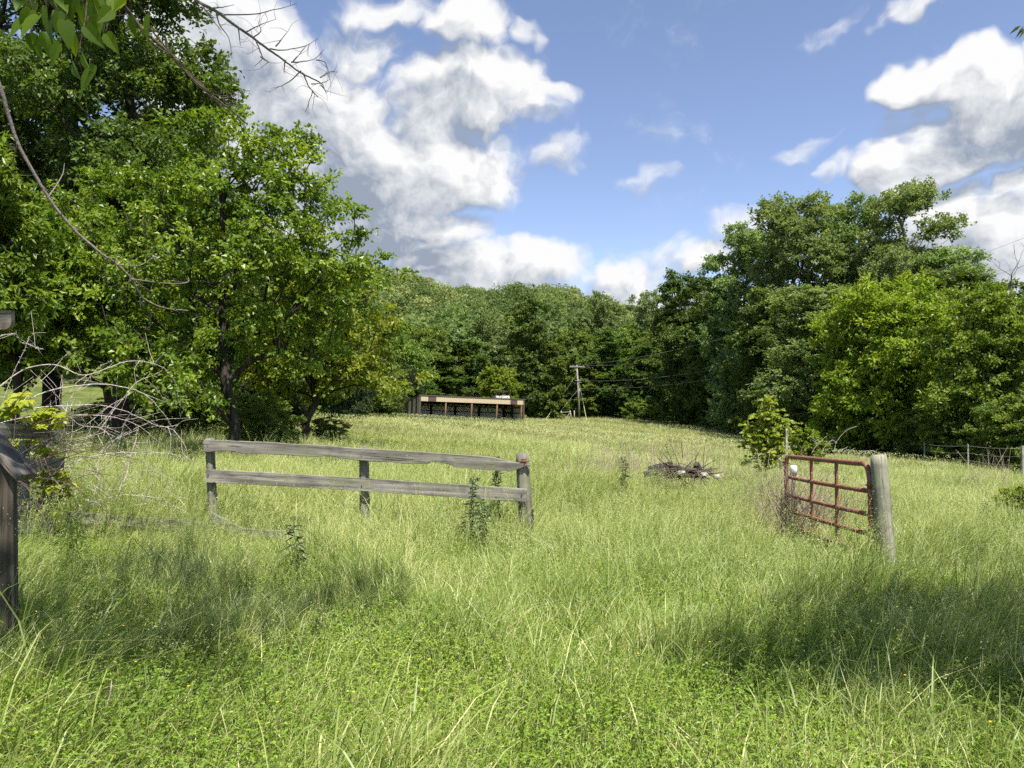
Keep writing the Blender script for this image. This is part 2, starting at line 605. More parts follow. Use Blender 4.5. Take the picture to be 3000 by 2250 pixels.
def make_tree(name, seed, trunk, lobes, n_cl, n_leaf, spread, leaf, r_trunk, mats, loc, label, cat='tree', group=None,
              rmin=.0, flat=.6, droop=.35, tip=.006, shell=.55, tintf=None, up_pen=1.4, path_w=.3, updir=.55, extra=None):
    rng = np.random.default_rng(seed)
    root = thing(name, loc, label, cat, group)
    cl = crown_points(rng, lobes, n_cl, shell)
    P, par, r, ends = skeleton(rng, trunk, cl, r_trunk, tip, up_pen=up_pen, path_w=path_w)
    mw = MB(); limb_mesh(mw, P, par, r, rmin)
    # flare at the foot
    b = np.array(trunk[0], float)
    mw.tube([b - (0, 0, .3), b + (0, 0, .05), b + (0, 0, .35)], [r_trunk * 1.6, r_trunk * 1.35, r_trunk * 1.02], 9)
    mw.build('trunk', mats[0], root, smooth=True)
    ml = MB()
    cen = np.array([np.mean([l[0] for l in lobes]), np.mean([l[1] for l in lobes]), np.mean([l[2] for l in lobes]) - .15 * max(l[5] for l in lobes)])
    leaf_cloud(rng, ml, cl, cen, n_leaf, spread, leaf[0], leaf[1], droop, tintf, flat, updir)
    if extra is not None:
        extra(rng, ml, mw)
    ml.build('crown', mats[1], root)
    return root


BARK_D = bark_mat('dark_bark', (.018, .015, .012), (.06, .05, .042))
BARK_G = bark_mat('grey_bark', (.07, .062, .052), (.19, .17, .15))
BARK_S = bark_mat('deadwood_bark', (.20, .17, .145), (.42, .38, .33), (30, 30, 30))
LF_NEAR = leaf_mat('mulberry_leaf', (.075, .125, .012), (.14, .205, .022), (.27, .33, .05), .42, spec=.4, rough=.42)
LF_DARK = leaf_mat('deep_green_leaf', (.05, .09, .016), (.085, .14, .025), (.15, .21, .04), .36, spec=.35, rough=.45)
LF_OAK = leaf_mat('woodland_leaf', (.085, .14, .026), (.15, .21, .04), (.23, .29, .065), .40, spec=.25)
LF_SYC = leaf_mat('sycamore_leaf', (.105, .165, .06), (.18, .25, .095), (.28, .345, .16), .42, spec=.25)
LF_YEL = leaf_mat('fresh_yellow_green_leaf', (.11, .17, .014), (.19, .25, .025), (.30, .35, .045), .42, spec=.3)
LF_CED = leaf_mat('juniper_needle', (.022, .040, .014), (.042, .065, .024), (.08, .10, .04), .1, spec=.2, rough=.7)
LF_OLIVE = leaf_mat('hill_oak_leaf', (.065, .10, .034), (.14, .185, .058), (.25, .275, .11), .30, spec=.08, rough=.8)


def at(px, Y):
    x = (px - 1500) / FPX * Y
    return (x, Y, gz(x, Y))

# ------------------------------------------------------------------ left: the lit tree behind the plank fence
def px_lobe(px, py, rpx, rpy, Y, base, dy=0.0, ry=None):
    """ellipsoid of foliage given by where it stands, in metres relative to the tree's foot"""
    p = W(px, py, Y + dy) - np.array(base)
    k = (Y + dy) / FPX
    return (p[0], p[1], p[2], rpx * k, (ry if ry else rpx * k * .9), rpy * k)


b = at(690, 16.0)
lobes = [px_lobe(620, 760, 330, 300, 16, b), px_lobe(700, 490, 190, 165, 16, b), px_lobe(880, 700, 200, 190, 16, b, -.3),
         px_lobe(1030, 830, 130, 110, 16, b, -.5), px_lobe(1110, 800, 70, 45, 16, b, -.6), px_lobe(400, 640, 200, 150, 16, b, .3),
         px_lobe(300, 840, 190, 160, 16, b, -.4), px_lobe(420, 1040, 230, 110, 16, b, -.6), px_lobe(540, 400, 90, 80, 16, b),
         px_lobe(830, 510, 120, 140, 16, b, .4), px_lobe(860, 960, 170, 130, 16, b, .3), px_lobe(540, 1130, 130, 50, 16, b, -1.2, 1.0),
         px_lobe(230, 620, 90, 50, 16, b, .2)]
tr = [W(697, 1400, 16) - b, W(690, 1260, 16) - b, W(662, 1120, 16) - b, W(655, 1000, 16.05) - b, W(650, 880, 16.1) - b,
      W(660, 760, 16.1) - b, W(650, 620, 16.1) - b, W(640, 480, 16.1) - b]
tr[0] = np.array([.04, 0, -.1])


def near_tint(c):
    return np.clip(.42 + .045 * (c[:, 2] - 3) - .02 * c[:, 0] + .05 * np.sin(c[:, 0] * 3) , .2, .8) * 0 + .5


make_tree('mulberry_tree', 11, tr, lobes, 520, 85, .34, (.115, .075), .115, (BARK_D, LF_NEAR), b,
          'sunlit bright green leafy tree with a thin dark trunk, standing behind the grey plank fence', tip=.008, shell=.62, path_w=.22)

# smaller forked tree in the meadow edge
b2 = at(897, 24.0)
lob2 = [px_lobe(900, 1050, 150, 110, 24, b2), px_lobe(1010, 960, 150, 110, 24, b2), px_lobe(840, 980, 150, 120, 24, b2),
        px_lobe(1130, 1130, 70, 42, 24, b2, -.6), px_lobe(1190, 1110, 40, 26, 24, b2, -.8), px_lobe(1030, 1080, 90, 60, 24, b2, -.3),
        px_lobe(820, 1110, 80, 60, 24, b2, -.2), px_lobe(960, 850, 120, 90, 24, b2)]
tr2 = [np.array([0, 0, -.1]), W(897, 1240, 24) - b2, W(905, 1215, 24) - b2, W(925, 1180, 24) - b2, W(918, 1120, 24) - b2, W(925, 1050, 24) - b2,
       W(950, 960, 24) - b2, W(955, 870, 24) - b2]
make_tree('young_tree', 12, tr2, lob2, 260, 70, .42, (.15, .10), .125, (BARK_D, LF_YEL), b2,
          'small yellow-green tree with a low forked trunk at the left edge of the meadow', tip=.012, path_w=.15, up_pen=2.2)

# tall dark woods on the far left
def wood_tree(name, seed, px, Y, top_py, wpx, mats, label, n=420, nl=90, leaf=(.2, .13), low=.12, group=None, spread=None, shell=.6, r=None, airy=1.0):
    b = at(px, Y)
    H = W(px, top_py, Y)[2] - b[2]
    rw = wpx / 2 / FPX * Y
    rng = np.random.default_rng(seed)
    lobes = []
    z0 = H * low
    m = 15
    for i in range(m):
        t = (i + .6) / m
        z = z0 + (H - z0) * t
        prof = max(.30, math.sqrt(max(0, 1 - ((t - .42) / .66) ** 2)))
        a = i * 2.4 + rng.uniform(-.5, .5)
        sz_ = rw * rng.uniform(.40, .56) * (.55 + .45 * prof)
        o = max(0, rw * prof - sz_ * .8) * rng.uniform(.7, 1.1)
        lobes.append((math.cos(a) * o, math.sin(a) * o, min(z, H - sz_ * .8), sz_, sz_, sz_ * rng.uniform(.7, .95) * airy))
    lobes.append((0, 0, z0 + (H - z0) * .35, rw * .55, rw * .55, (H - z0) * .33))
    tr = [np.array([0, 0, -.2])] + [np.array([math.sin(i * 1.3 + seed) * .03 * H * i / 9, math.cos(i * 1.1) * .02 * H * i / 9, H * .92 * i / 9]) for i in range(1, 10)]
    return make_tree(name, seed, tr, lobes, n, nl, spread or rw * .17, leaf, r or H * .016, mats, b, label, group=group, shell=shell, tip=.012, rmin=.014)


GL = 'dark trees of the woods on the left'
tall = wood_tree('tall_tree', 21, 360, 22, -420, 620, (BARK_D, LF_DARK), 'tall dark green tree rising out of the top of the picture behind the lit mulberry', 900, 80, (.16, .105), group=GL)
copy_thing(tall, at(-60, 23), 1.7, (1.0, 1.0, 1.05), 'tall dark tree at the far left edge of the picture', GL)
copy_thing(tall, at(150, 28), 3.4, (1.15, 1.15, 1.1), 'tall dark tree seen between the two nearest tall trees on the left', GL)
copy_thing(tall, at(470, 31), 5.0, (.92, .92, .86), 'dark tree standing farther back behind the lit mulberry crown', GL)
low = wood_tree('understorey_tree', 22, 50, 15.0, 640, 400, (BARK_D, LF_NEAR), 'mid-height green tree with drooping sprays at the left edge, above the plank fence', 560, 80, (.13, .06), low=.46, group=GL)
copy_thing(low, at(-150, 12.0), 2.2, (1.0, 1.0, 1.1), 'leafy low tree cut by the left edge of the picture', GL)
copy_thing(low, at(320, 20.5), 4.1, (1.3, 1.3, 1.0), 'dim understorey tree in the shade behind the bramble canes', GL)

# back hedge between the left woods and the shed
GM = 'trees along the far left edge of the meadow'
bushy = wood_tree('bushy_tree', 31, 1075, 72, 1010, 230, (BARK_D, LF_OAK), 'rounded dark green bushy tree left of the shed', 330, 80, (.24, .16), low=.03, group=GM)
conifer_mats = (BARK_G, LF_CED)


def make_conifer(name, seed, loc, H, rad, label, group=None, n=260, leaf=(.16, .035)):
    rng = np.random.default_rng(seed)
    root = thing(name, loc, label, 'tree', group)
    z = H * (.04 + .94 * rng.random(n) ** .8)
    a = rng.uniform(0, 6.28, n)
    rr = rad * (1 - z / H) ** .75 * rng.uniform(.45, 1.05, n) + .05
    cl = np.stack([np.cos(a) * rr, np.sin(a) * rr, z - rr * .05], 1)
    tr = [np.array([0, 0, -.2])] + [np.array([0, 0, H * i / 12]) for i in range(1, 13)]
    P, par, r, ends = skeleton(rng, tr, cl, H * .018, .006, up_pen=.3, path_w=.05, droop=-.05)
    mw = MB(); limb_mesh(mw, P, par, r, .008); mw.build('trunk', conifer_mats[0], root, smooth=True)
    ml = MB(); leaf_cloud(rng, ml, cl, np.array([0, 0, H * .3]), 110, rad * .22, leaf[0], leaf[1], .15, None, .8, .4)
    ml.build('crown', conifer_mats[1], root)
    return root


ced = make_conifer('juniper_tree', 41, at(795, 27), 3.6, 1.35, 'dusky green juniper standing behind the trunk of the lit mulberry')
copy_thing(ced, at(1200, 94), 2.0, (2.0, 2.0, 1.75), 'grey-green conifer just behind the left end of the shed')
copy_thing(ced, at(1010, 60), 1.0, (1.9, 1.9, 2.0), 'brownish green conifer between the forked tree and the shed')
copy_thing(ced, at(1105, 90), .3, (2.2, 2.2, 1.3), 'broad low conifer to the left of the shed')
for px, Y, s, lb in ((960, 66, (1.1, 1.1, 1.35), 'dark bushy tree behind the forked tree'),
                     (1160, 100, (1.3, 1.3, 1.5), 'tall bushy tree behind the broad low conifer'),
                     (880, 58, (1.1, 1.1, 1.6), 'dark tree between the mulberry and the forked tree'),
                     (1030, 92, (1.6, 1.6, 1.9), 'tall tree rising behind the brownish conifer'),
                     (760, 46, (1.0, 1.0, 1.6), 'dark tree filling the gap behind the juniper'),
                     (620, 40, (1.0, 1.0, 1.5), 'dark tree deep in shade behind the mulberry trunk')):
    copy_thing(bushy, at(px, Y), px * .7, s, lb, GM)
# ------------------------------------------------------------------ the wall of trees behind the shed
GB = 'trees at the foot of the hill behind the shed'
edge = [wood_tree('broadleaf_tree', 51, 1250, 122, 960, 190, (BARK_G, LF_OAK), 'deep green broadleaf tree behind the left end of the shed', 430, 85, (.36, .26), low=.04, group=GB),
        wood_tree('broadleaf_tree', 52, 1335, 128, 900, 200, (BARK_G, LF_SYC), 'pale green tall tree behind the left half of the shed', 430, 85, (.34, .25), low=.05, group=GB),
        wood_tree('broadleaf_tree', 53, 1460, 108, 1080, 130, (BARK_D, LF_YEL), 'low round brighter green tree just behind the hunting blind', 300, 80, (.3, .2), low=.1, group=GB),
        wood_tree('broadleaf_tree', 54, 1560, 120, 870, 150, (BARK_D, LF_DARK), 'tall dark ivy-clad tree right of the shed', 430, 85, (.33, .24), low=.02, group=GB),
        wood_tree('poplar_tree', 55, 1620, 118, 1000, 80, (BARK_D, LF_OAK), 'narrow tree with a sunlit edge beside the dark ivy-clad tree', 260, 85, (.3, .2), low=.02, group=GB)]
for src, px, Y, rz, s, lb in (
        (1, 1410, 134, 1.0, (1, 1, 1.06), 'grey-green tree above the middle of the shed roof'),
        (0, 1170, 126, 2.0, (1, 1, 1.1), 'deep green tree between the forked tree and the shed'),
        (0, 1510, 140, 3.0, (1.1, 1.1, 1.25), 'deep green tree standing high behind the hunting blind'),
        (0, 1690, 140, 4.0, (1.0, 1.0, 1.05), 'green tree directly behind the utility pole'),
        (1, 1755, 146, 5.0, (1.05, 1.05, 1.2), 'pale tree with a bare dark trunk right of the utility pole top'),
        (3, 1790, 130, 1.0, (1.2, 1.2, .75), 'dark low tree right of the utility pole foot'),
        (0, 1850, 138, 2.5, (1.1, 1.1, 1.1), 'round green tree midway between the pole and the right woods'),
        (1, 1905, 140, 2.9, (1.0, 1.0, 1.2), 'pale green tree just left of the right woods'),
        (3, 1880, 122, 3.9, (1.0, 1.0, .62), 'dark low tree over the far end of the wire fence'),
        (4, 1730, 128, .6, (1.3, 1.3, .8), 'short narrow tree right behind the guy wire'),
        (3, 1380, 126, .2, (1.2, 1.2, .66), 'shaded low tree behind the shed roof centre'),
        (3, 1290, 118, 5.1, (1.1, 1.1, .5), 'shaded low tree behind the left part of the roof'),
        (1, 1600, 160, 5.6, (1.1, 1.1, 1.2), 'tall pale tree over the gap beside the pole'),
        (0, 1960, 128, 1.9, (1.0, 1.0, 1.15), 'green tree at the left end of the right woods')):
    copy_thing(edge[src], at(px, Y), rz, s, lb, GB)

# ------------------------------------------------------------------ right woods
GR = 'trees of the woods on the right'
rt = [wood_tree('sycamore_tree', 61, 2330, 78, 580, 330, (BARK_G, LF_SYC), 'tall grey-green sycamore forming the middle of the right woods', 1000, 80, (.30, .24), low=.05, group=GR, shell=.7),
      wood_tree('sycamore_tree', 62, 2650, 72, 530, 330, (BARK_G, LF_SYC), 'tallest airy sycamore with sky showing through its top', 620, 75, (.28, .22), low=.30, group=GR, shell=.45, airy=.72),
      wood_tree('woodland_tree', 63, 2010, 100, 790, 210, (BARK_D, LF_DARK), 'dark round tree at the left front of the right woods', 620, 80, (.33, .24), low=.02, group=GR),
      wood_tree('locust_tree', 64, 2600, 50, 830, 400, (BARK_D, LF_YEL), 'bright yellow-green tree in front of the sycamores', 620, 80, (.30, .17), low=.12, group=GR),
      wood_tree('woodland_tree', 65, 2900, 42, 830, 380, (BARK_D, LF_NEAR), 'yellow-green tree at the right edge above the wire fence', 620, 85, (.22, .12), low=.08, group=GR)]
for src, px, Y, rz, s, lb in (
        (0, 2190, 86, 1.3, (.85, .85, .93), 'tall sycamore at the left shoulder of the right woods'),
        (0, 2480, 80, 2.6, (.95, .95, 1.0), 'tall sycamore left of the gap of sky'),
        (1, 2800, 68, 3.0, (.9, .9, .72), 'airy sycamore reaching out to the right under the clouds'),
        (2, 2120, 92, 4.4, (1.0, 1.0, .88), 'dark tree below the left sycamores'),
        (2, 2270, 74, .7, (.95, .95, .72), 'dark tree under the middle sycamore'),
        (2, 2420, 64, 2.1, (.9, .9, .62), 'shaded tree behind the sapling and the gate'),
        (2, 2590, 56, 3.3, (.8, .8, .45), 'shaded low tree behind the lane above the gate post'),
        (4, 3060, 46, 2.0, (1.2, 1.2, 1.05), 'green tree cut by the right edge of the picture'),
        (2, 2800, 58, 5.2, (1.0, 1.0, .72), 'dark tree between the yellow-green trees'),
        (3, 2760, 56, 1.8, (.9, .9, .92), 'yellow-green tree below the airy sycamore'),
        (0, 2390, 58, 3.8, (.8, .8, .50), 'grey-green tree above the sapling'),
        (2, 3000, 60, 1.1, (1.1, 1.1, .66), 'dark tree behind the tree at the right edge'),
        (0, 2950, 76, 5.9, (.9, .9, .56), 'grey-green tree under the right-hand clouds'),
        (2, 2060, 112, 2.9, (1.1, 1.1, 1.02), 'dark tree behind the left end of the right woods')):
    copy_thing(rt[src], at(px, Y), rz, s, lb, GR)
# shrubs under the right woods and along the fences
GS = 'shrubs along the foot of the right woods'
shrub = wood_tree('shrub', 71, 2790, 42, 1180, 180, (BARK_D, LF_OAK), 'dark rounded shrub under the woods at the right', 170, 90, (.15, .09), low=.0, group=GS)
shrub['category'] = 'shrub'
for px, Y, s, lb in ((2930, 38, (1.0, 1.0, 1.0), 'dark shrub behind the last posts on the right'),
                     (2690, 46, (1.1, 1.1, .9), 'low shrub above the lane right of the gate post'),
                     (2560, 56, (1.2, 1.2, .9), 'shrub at the dark opening under the woods'),
                     (2250, 76, (1.3, 1.3, 1.1), 'shrub behind the leafy sapling'),
                     (2100, 92, (1.3, 1.3, 1.0), 'shrub beyond the leaning brace posts'),
                     (2330, 66, (1.3, 1.3, .9), 'shrub between the sapling and the lane'),
                     (2460, 60, (1.2, 1.2, .9), 'shrub under the woods above the red gate'),
                     (1980, 112, (1.2, 1.2, .9), 'shrub at the far end of the wire fence'),
                     (1860, 118, (1.4, 1.4, .8), 'shrub in the far corner of the meadow'),
                     (3040, 36, (1.2, 1.2, 1.2), 'shrub cut by the right edge of the picture')):
    copy_thing(shrub, at(px, Y), px * .37, s, lb, GS)
for px, Y, s, lb in ((770, 19.5, (.62, .62, .46), 'dark leafy shrub behind the top rail of the plank fence'),
                     (560, 26, (.8, .8, .45), 'shaded shrub left of the mulberry trunk'),
                     (340, 24, (.7, .7, .35), 'shaded shrub under the left woods behind the bramble canes'),
                     (960, 25.2, (.4, .4, .28), 'small shrub at the foot of the forked tree')):
    r_ = copy_thing(shrub, at(px, Y), px * .37, s, lb, 'shrubs under the trees on the left')
ysh = wood_tree('yellow_shrub', 73, 2365, 30, 1255, 110, (BARK_D, LF_YEL), 'small yellow-green shrub behind the left end of the red gate', 90, 70, (.10, .06), low=.0)
ysh['category'] = 'shrub'
ysh2 = copy_thing(ysh, at(1925, 108), 1.0, (1.6, 1.6, 1.3), 'bright little shrub in the far right corner of the meadow')
ysh3 = copy_thing(ysh, at(2975, 12), 1.0, (.5, .5, .45), 'leafy weed in the grass at the right edge')

# ------------------------------------------------------------------ hillside wood: one mass of crowns
def hill_wood():
    rng = np.random.default_rng(5)
    mb = MB(); mt = MB()
    n = 0
    for _ in range(5200):
        y = rng.uniform(140, 420); x = rng.uniform(-150, 190)
        if abs(x) > .62 * y + 12:
            continue
        s = rng.uniform(3.6, 6.2) * (1 + .15 * (y > 250))
        h = rng.uniform(10, 18)
        if rng.random() < .38:
            continue
        z = gz(x, y)
        n += 1
        m = int(420 if y < 240 else 300)
        # several bumps on every crown
        nb = 7
        bc = unit(rng.normal(size=(nb, 3))) * np.array([.55, .55, .4]) * s + np.array([x, y, z + h - s * .55])
        k = rng.integers(0, nb, m)
        d = unit(rng.normal(size=(m, 3))); d[:, 2] = np.abs(d[:, 2]) * rng.choice([1, 1, -.6], m)
        p = bc[k] + d * s * .5 * rng.uniform(.75, 1.05, (m, 1)) * np.array([1, 1, .8])
        nr = unit(d + rng.normal(size=(m, 3)) * .30)
        dr = unit(np.cross(nr, rng.normal(size=(m, 3))))
        base = rng.normal() * .26 + .45
        mb.leaves(p, dr, nr, rng.uniform(.55, .95, m), rng.uniform(.42, .75, m), .1, np.clip(base + rng.normal(size=m) * .12, 0, 1))
        if y < 200 and rng.random() < .5:
            mb_p = [(x, y, z), (x + .3, y, z + h * .6)]
            mt.tube(mb_p, [.25, .15], 5)
    o = mb.build('hillside_wood', LF_OLIVE)
    tag(o, 'dense mixed wood covering the low hill behind the field', 'wood', kind='stuff')


hill_wood()

# ------------------------------------------------------------------ shed
def ribbed(name, c, dirt):
    m, g = new_mat(name)
    tc = g.n('ShaderNodeTexCoord')
    f, _ = g.noise(g.vm('MULTIPLY', tc.outputs['Object'], (2, 2, .6)), 2.0, 5, .6)
    cc = g.mix(g.mapr(f, .4, .75, 0, .6), (*c, 1), (*dirt, 1))
    p = g.n('ShaderNodeBsdfPrincipled', {'Base Color': cc, 'Roughness': .5, 'Specular IOR Level': .4})
    g.n('ShaderNodeOutputMaterial', {0: p.outputs[0]})
    return m


TAN = ribbed('tan_sheet_metal', (.46, .375, .245), (.36, .30, .20))
BRN = ribbed('brown_sheet_metal', (.085, .055, .05), (.11, .08, .07))
GREYM = ribbed('unpainted_inner_metal', (.74, .75, .68), (.60, .61, .55))
POLEW = board_mat('red_brown_pole_wood', (.14, .075, .045), (.24, .135, .085), (.06, .03, .02), 'Z')
DARKW = board_mat('dark_old_timber', (.035, .028, .022), (.07, .055, .045), (.015, .012, .01), 'Z')


def ribs_x(mb, x0, x1, y, z0, z1, th=.03, step=.3, dz=0.0):
    """sheet standing across X with raised ribs; dz tilts the top edge per metre"""
    mb.box(x0, x1, y, y + th, z0, z1)
    x = x0 + step * .5
    while x < x1 - .02:
        mb.box(x - .02, x + .02, y - .022, y - .001, z0 + .002, z1 - .002)
        x += step


shed = thing('pole_shed', (-10.04, 80, .38), 'long low tan and brown metal shed with an open front, standing in the meadow', 'shed', rz=R(22))
shed.rotation_euler = (0, R(1.85), R(22))
SL, SD, HF, HR = 12.26, 6.0, 2.78, 2.05


def part(mb, name, m, parent, smooth=False, label=None):
    o = mb.build(name, m, parent, smooth)
    if label: o['label'] = label
    return o


# fascia with two brown panels
for (x0, x1, m, lb) in ((.12, .92, TAN, None), (.925, 1.83, BRN, 'brown panel in the tan fascia'), (1.835, 10.55, TAN, None), (10.555, 11.4, BRN, 'brown panel in the tan fascia'), (11.405, 12.14, TAN, None)):
    mb = MB(); ribs_x(mb, x0, x1, -.03, HF - .62, HF - .06, step=.225); part(mb, 'fascia_panel', m, shed, label=lb)
mb = MB()
mb.box(-.06, .115, -.05, .1, 0, HF - .06); part(mb, 'corner_trim', BRN, shed)
mb = MB(); mb.box(SL - .1, SL + .04, -.05, .1, 0, HF - .06); part(mb, 'corner_trim', BRN, shed)
# side walls as vertical strips
for side in (0, 1):
    X = 0 if side == 0 else SL
    edges = [.1, .95, 1.75, 2.75, 3.7, 4.75, 5.95]
    for i in range(6):
        y0, y1 = edges[i], edges[i + 1] - .004
        mb = MB()
        def H(y): return HF - .08 - (HF - HR) * y / SD
        v = [(X - .02, y0, 0), (X + .02, y0, 0), (X + .02, y1, 0), (X - .02, y1, 0), (X - .02, y0, H(y0)), (X + .02, y0, H(y0)), (X + .02, y1, H(y1)), (X - .02, y1, H(y1))]
        mb.add(v, f4=[(0, 3, 2, 1), (4, 5, 6, 7), (0, 1, 5, 4), (1, 2, 6, 5), (2, 3, 7, 6), (3, 0, 4, 7)])
        y = y0 + .12
        while y < y1 - .05:
            mb.box(X - .04 if side == 0 else X + .021, X - .021 if side == 0 else X + .04, y - .02, y + .02, 0.002, H(y) - .03)
            mb.box(X + .021 if side == 0 else X - .04, X + .036 if side == 0 else X - .021, y - .02, y + .02, 0.002, H(y) - .03)
            y += .225
        part(mb, 'side_panel', ((TAN, BRN) if side == 0 else (GREYM, GREYM))[i % 2], shed, label='brown strip of the striped side wall' if (side == 0 and i % 2) else None)
mb = MB(); ribs_x(mb, .03, SL - .03, SD - .02, .08, HR - .1, step=.225); part(mb, 'rear_wall', GREYM, shed)
mb = MB()
for z in (.12, 1.15, HR - .3):
    mb.box(.03, SL - .03, SD - .12, SD - .045, z, z + .09)
    mb.box(SL - .13, SL - .045, .12, SD - .13, z, z + .09)
part(mb, 'wall_rails', DARKW, shed)
rise = (HF - HR) / SD
mb = MB()
v = []
for (x, y) in ((-.14, -.05), (SL + .14, -.05), (SL + .14, SD + .2), (-.14, SD + .2)):
    z = HF - rise * y
    v += [(x, y, z - .05), (x, y, z + .01)]
mb.add(v, f4=[(0, 2, 4, 6), (1, 7, 5, 3), (0, 1, 3, 2), (2, 3, 5, 4), (4, 5, 7, 6), (6, 7, 1, 0)])
x = 0
while x < SL:
    mb.add([(x - .02, -.05, HF + .05 * rise + .012), (x + .02, -.05, HF + .05 * rise + .012), (x + .02, SD + .2, HF - rise * (SD + .2) + .012), (x - .02, SD + .2, HF - rise * (SD + .2) + .012),
            (x, -.05, HF + .05 * rise + .04), (x, SD + .2, HF - rise * (SD + .2) + .04)], f4=[(0, 4, 5, 3), (1, 2, 5, 4)], f3=[(0, 1, 4), (3, 5, 2)])
    x += .3
part(mb, 'roof', BRN, shed)
mb = MB(); mb.box(-.15, SL + .15, -.085, -.055, HF - .06, HF + .045); part(mb, 'eave_trim', BRN, shed)
for x in (2.98, 5.98, 8.98, 11.98):
    mb = MB(); mb.tube([(x - .06, .09, -.3), (x - .02, .07, .9), (x + .01, .08, HF - .16)], [.10, .09, .08], 9); part(mb, 'front_post', POLEW, shed, True)
for x in (.2, 2.95, 5.9, 8.9, 12.05):
    mb = MB(); mb.box(x - .1, x + .1, SD - .34, SD - .13, -.2, HR - .1); part(mb, 'rear_post', DARKW, shed)
mb = MB(); mb.box(SL - .35, SL - .14, 2.9, 3.12, -.2, 2.3); part(mb, 'rear_post', DARKW, shed)
mb = MB()
for i in range(21):
    x = .2 + i * .59
    v = []
    for (y, dz) in ((.1, 0), (SD - .1, 0)):
        z = HF - rise * y - .055
        v += [(x, y, z - .14), (x + .04, y, z - .14), (x, y, z), (x + .04, y, z)]
    mb.add(v, f4=[(0, 1, 3, 2), (4, 6, 7, 5), (0, 4, 5, 1), (0, 2, 6, 4), (1, 5, 7, 3)])
part(mb, 'rafters', DARKW, shed)
# lean-to behind
mb = MB()
v = []
for (x, y, z) in ((.0, SD + .22, HR - .1), (5.0, SD + .22, HR - .1), (5.0, SD + 3.4, HR - .85), (.0, SD + 3.4, HR - .85)):
    v += [(x, y, z - .04), (x, y, z)]
mb.add(v, f4=[(0, 2, 4, 6), (1, 7, 5, 3), (0, 1, 3, 2), (2, 3, 5, 4), (4, 5, 7, 6), (6, 7, 1, 0)])
part(mb, 'lean_to_roof', BRN, shed)
for x in (.08, 4.8):
    mb = MB(); mb.box(x, x + .1, SD + 3.2, SD + 3.3, -.2, HR - .86); part(mb, 'lean_to_post', DARKW, shed)

# ------------------------------------------------------------------ hunting blind on legs behind the shed
bw = thing('hunting_blind', at(1468, 98), 'weathered box-shaped hunting blind on legs showing above the shed roof', 'hunting blind', rz=R(20))
PEEL = noisy_mat('peeling_white_paint', (.16, .13, .11), (.62, .62, .60), 5, .8, lo=.42, hi=.5)
BZ = 2.88
for x in (-.9, .9):
    for y in (-.6, .6):
        mb = MB(); mb.box(x - .05, x + .05, y - .05, y + .05, -.2, BZ + 1.14); part(mb, 'leg', DARKW, bw)
mb = MB(); mb.box(-.97, .97, -.68, .68, BZ, BZ + .05); part(mb, 'floor_deck', DARKW, bw)
mb = MB(); mb.box(-.95, .95, -.69, -.66, BZ + .055, BZ + .52); part(mb, 'front_panel', PEEL, bw)
mb = MB(); mb.box(-.98, -.955, -.655, .66, BZ + .055, BZ + .52); mb.box(.955, .98, -.655, .66, BZ + .055, BZ + .52); mb.box(-.95, .95, .665, .69, BZ + .055, BZ + .52)
part(mb, 'side_panels', noisy_mat('weathered_pink_board', (.20, .15, .13), (.42, .36, .33), 4), bw)
mb = MB(); mb.box(-1.05, 1.05, -.75, -.66, BZ + 1.10, BZ + 1.20); mb.box(-1.05, 1.05, .66, .75, BZ + 1.10, BZ + 1.20)
mb.box(-1.05, -.96, -.655, .655, BZ + 1.10, BZ + 1.20); mb.box(.96, 1.05, -.655, .655, BZ + 1.10, BZ + 1.20); part(mb, 'roof_frame', DARKW, bw)
mb = MB(); mb.box(-1.0, 1.0, .1, .7, BZ + .98, BZ + 1.095); part(mb, 'roof_board', DARKW, bw)

# ------------------------------------------------------------------ utility pole with guys and lines
PO = at(1697.6, 123)
GALV = noisy_mat('galvanised_steel', (.30, .31, .32), (.48, .49, .50), 20, .5, .6)
GREYP = board_mat('grey_pole_wood', (.20, .165, .14), (.36, .32, .28), (.10, .08, .06), 'Z')
pole = thing('utility_pole', PO, 'tall grey-brown utility pole with a crossarm standing at the far side of the field', 'utility pole')
mb = MB(); mb.tube([(0, 0, -.5), (-.16, 0, 4), (-.42, 0, 9.0)], [.19, .16, .12], 10); part(mb, 'pole_shaft', GREYP, pole, True)
mb = MB(); mb.box(-1.65, .85, -.22, -.12, 8.62, 8.76); part(mb, 'crossarm', GALV, pole)
for x in (-1.5, -.4, .7):
    mb = MB(); mb.tube([(x, -.17, 8.76), (x, -.17, 8.84), (x, -.17, 8.92)], [.03, .06, .04], 8); part(mb, 'insulator', GALV, pole, True)
mb = MB(); mb.box(-.75, .2, -.26, -.19, 6.35, 6.43); mb.box(-.1, .35, -.26, -.19, 6.05, 6.12); part(mb, 'bracket', GALV, pole)
mb = MB(); mb.tube([(.05, -.2, 3.2), (.02, -.2, 5.1)], .045, 6); part(mb, 'conduit', GALV, pole, True)
YEL = noisy_mat('yellow_plastic', (.36, .36, .14), (.46, .46, .22), 3, .6)
WIRE = noisy_mat('dull_steel_cable', (.22, .23, .22), (.32, .33, .31), 3, .6, .2)


def sag_line(a, b, sag, n=24):
    a, b = np.array(a, float), np.array(b, float)
    t = np.linspace(0, 1, n)[:, None]
    p = a + (b - a) * t
    p[:, 2] -= (4 * sag * t * (1 - t))[:, 0]
    return p


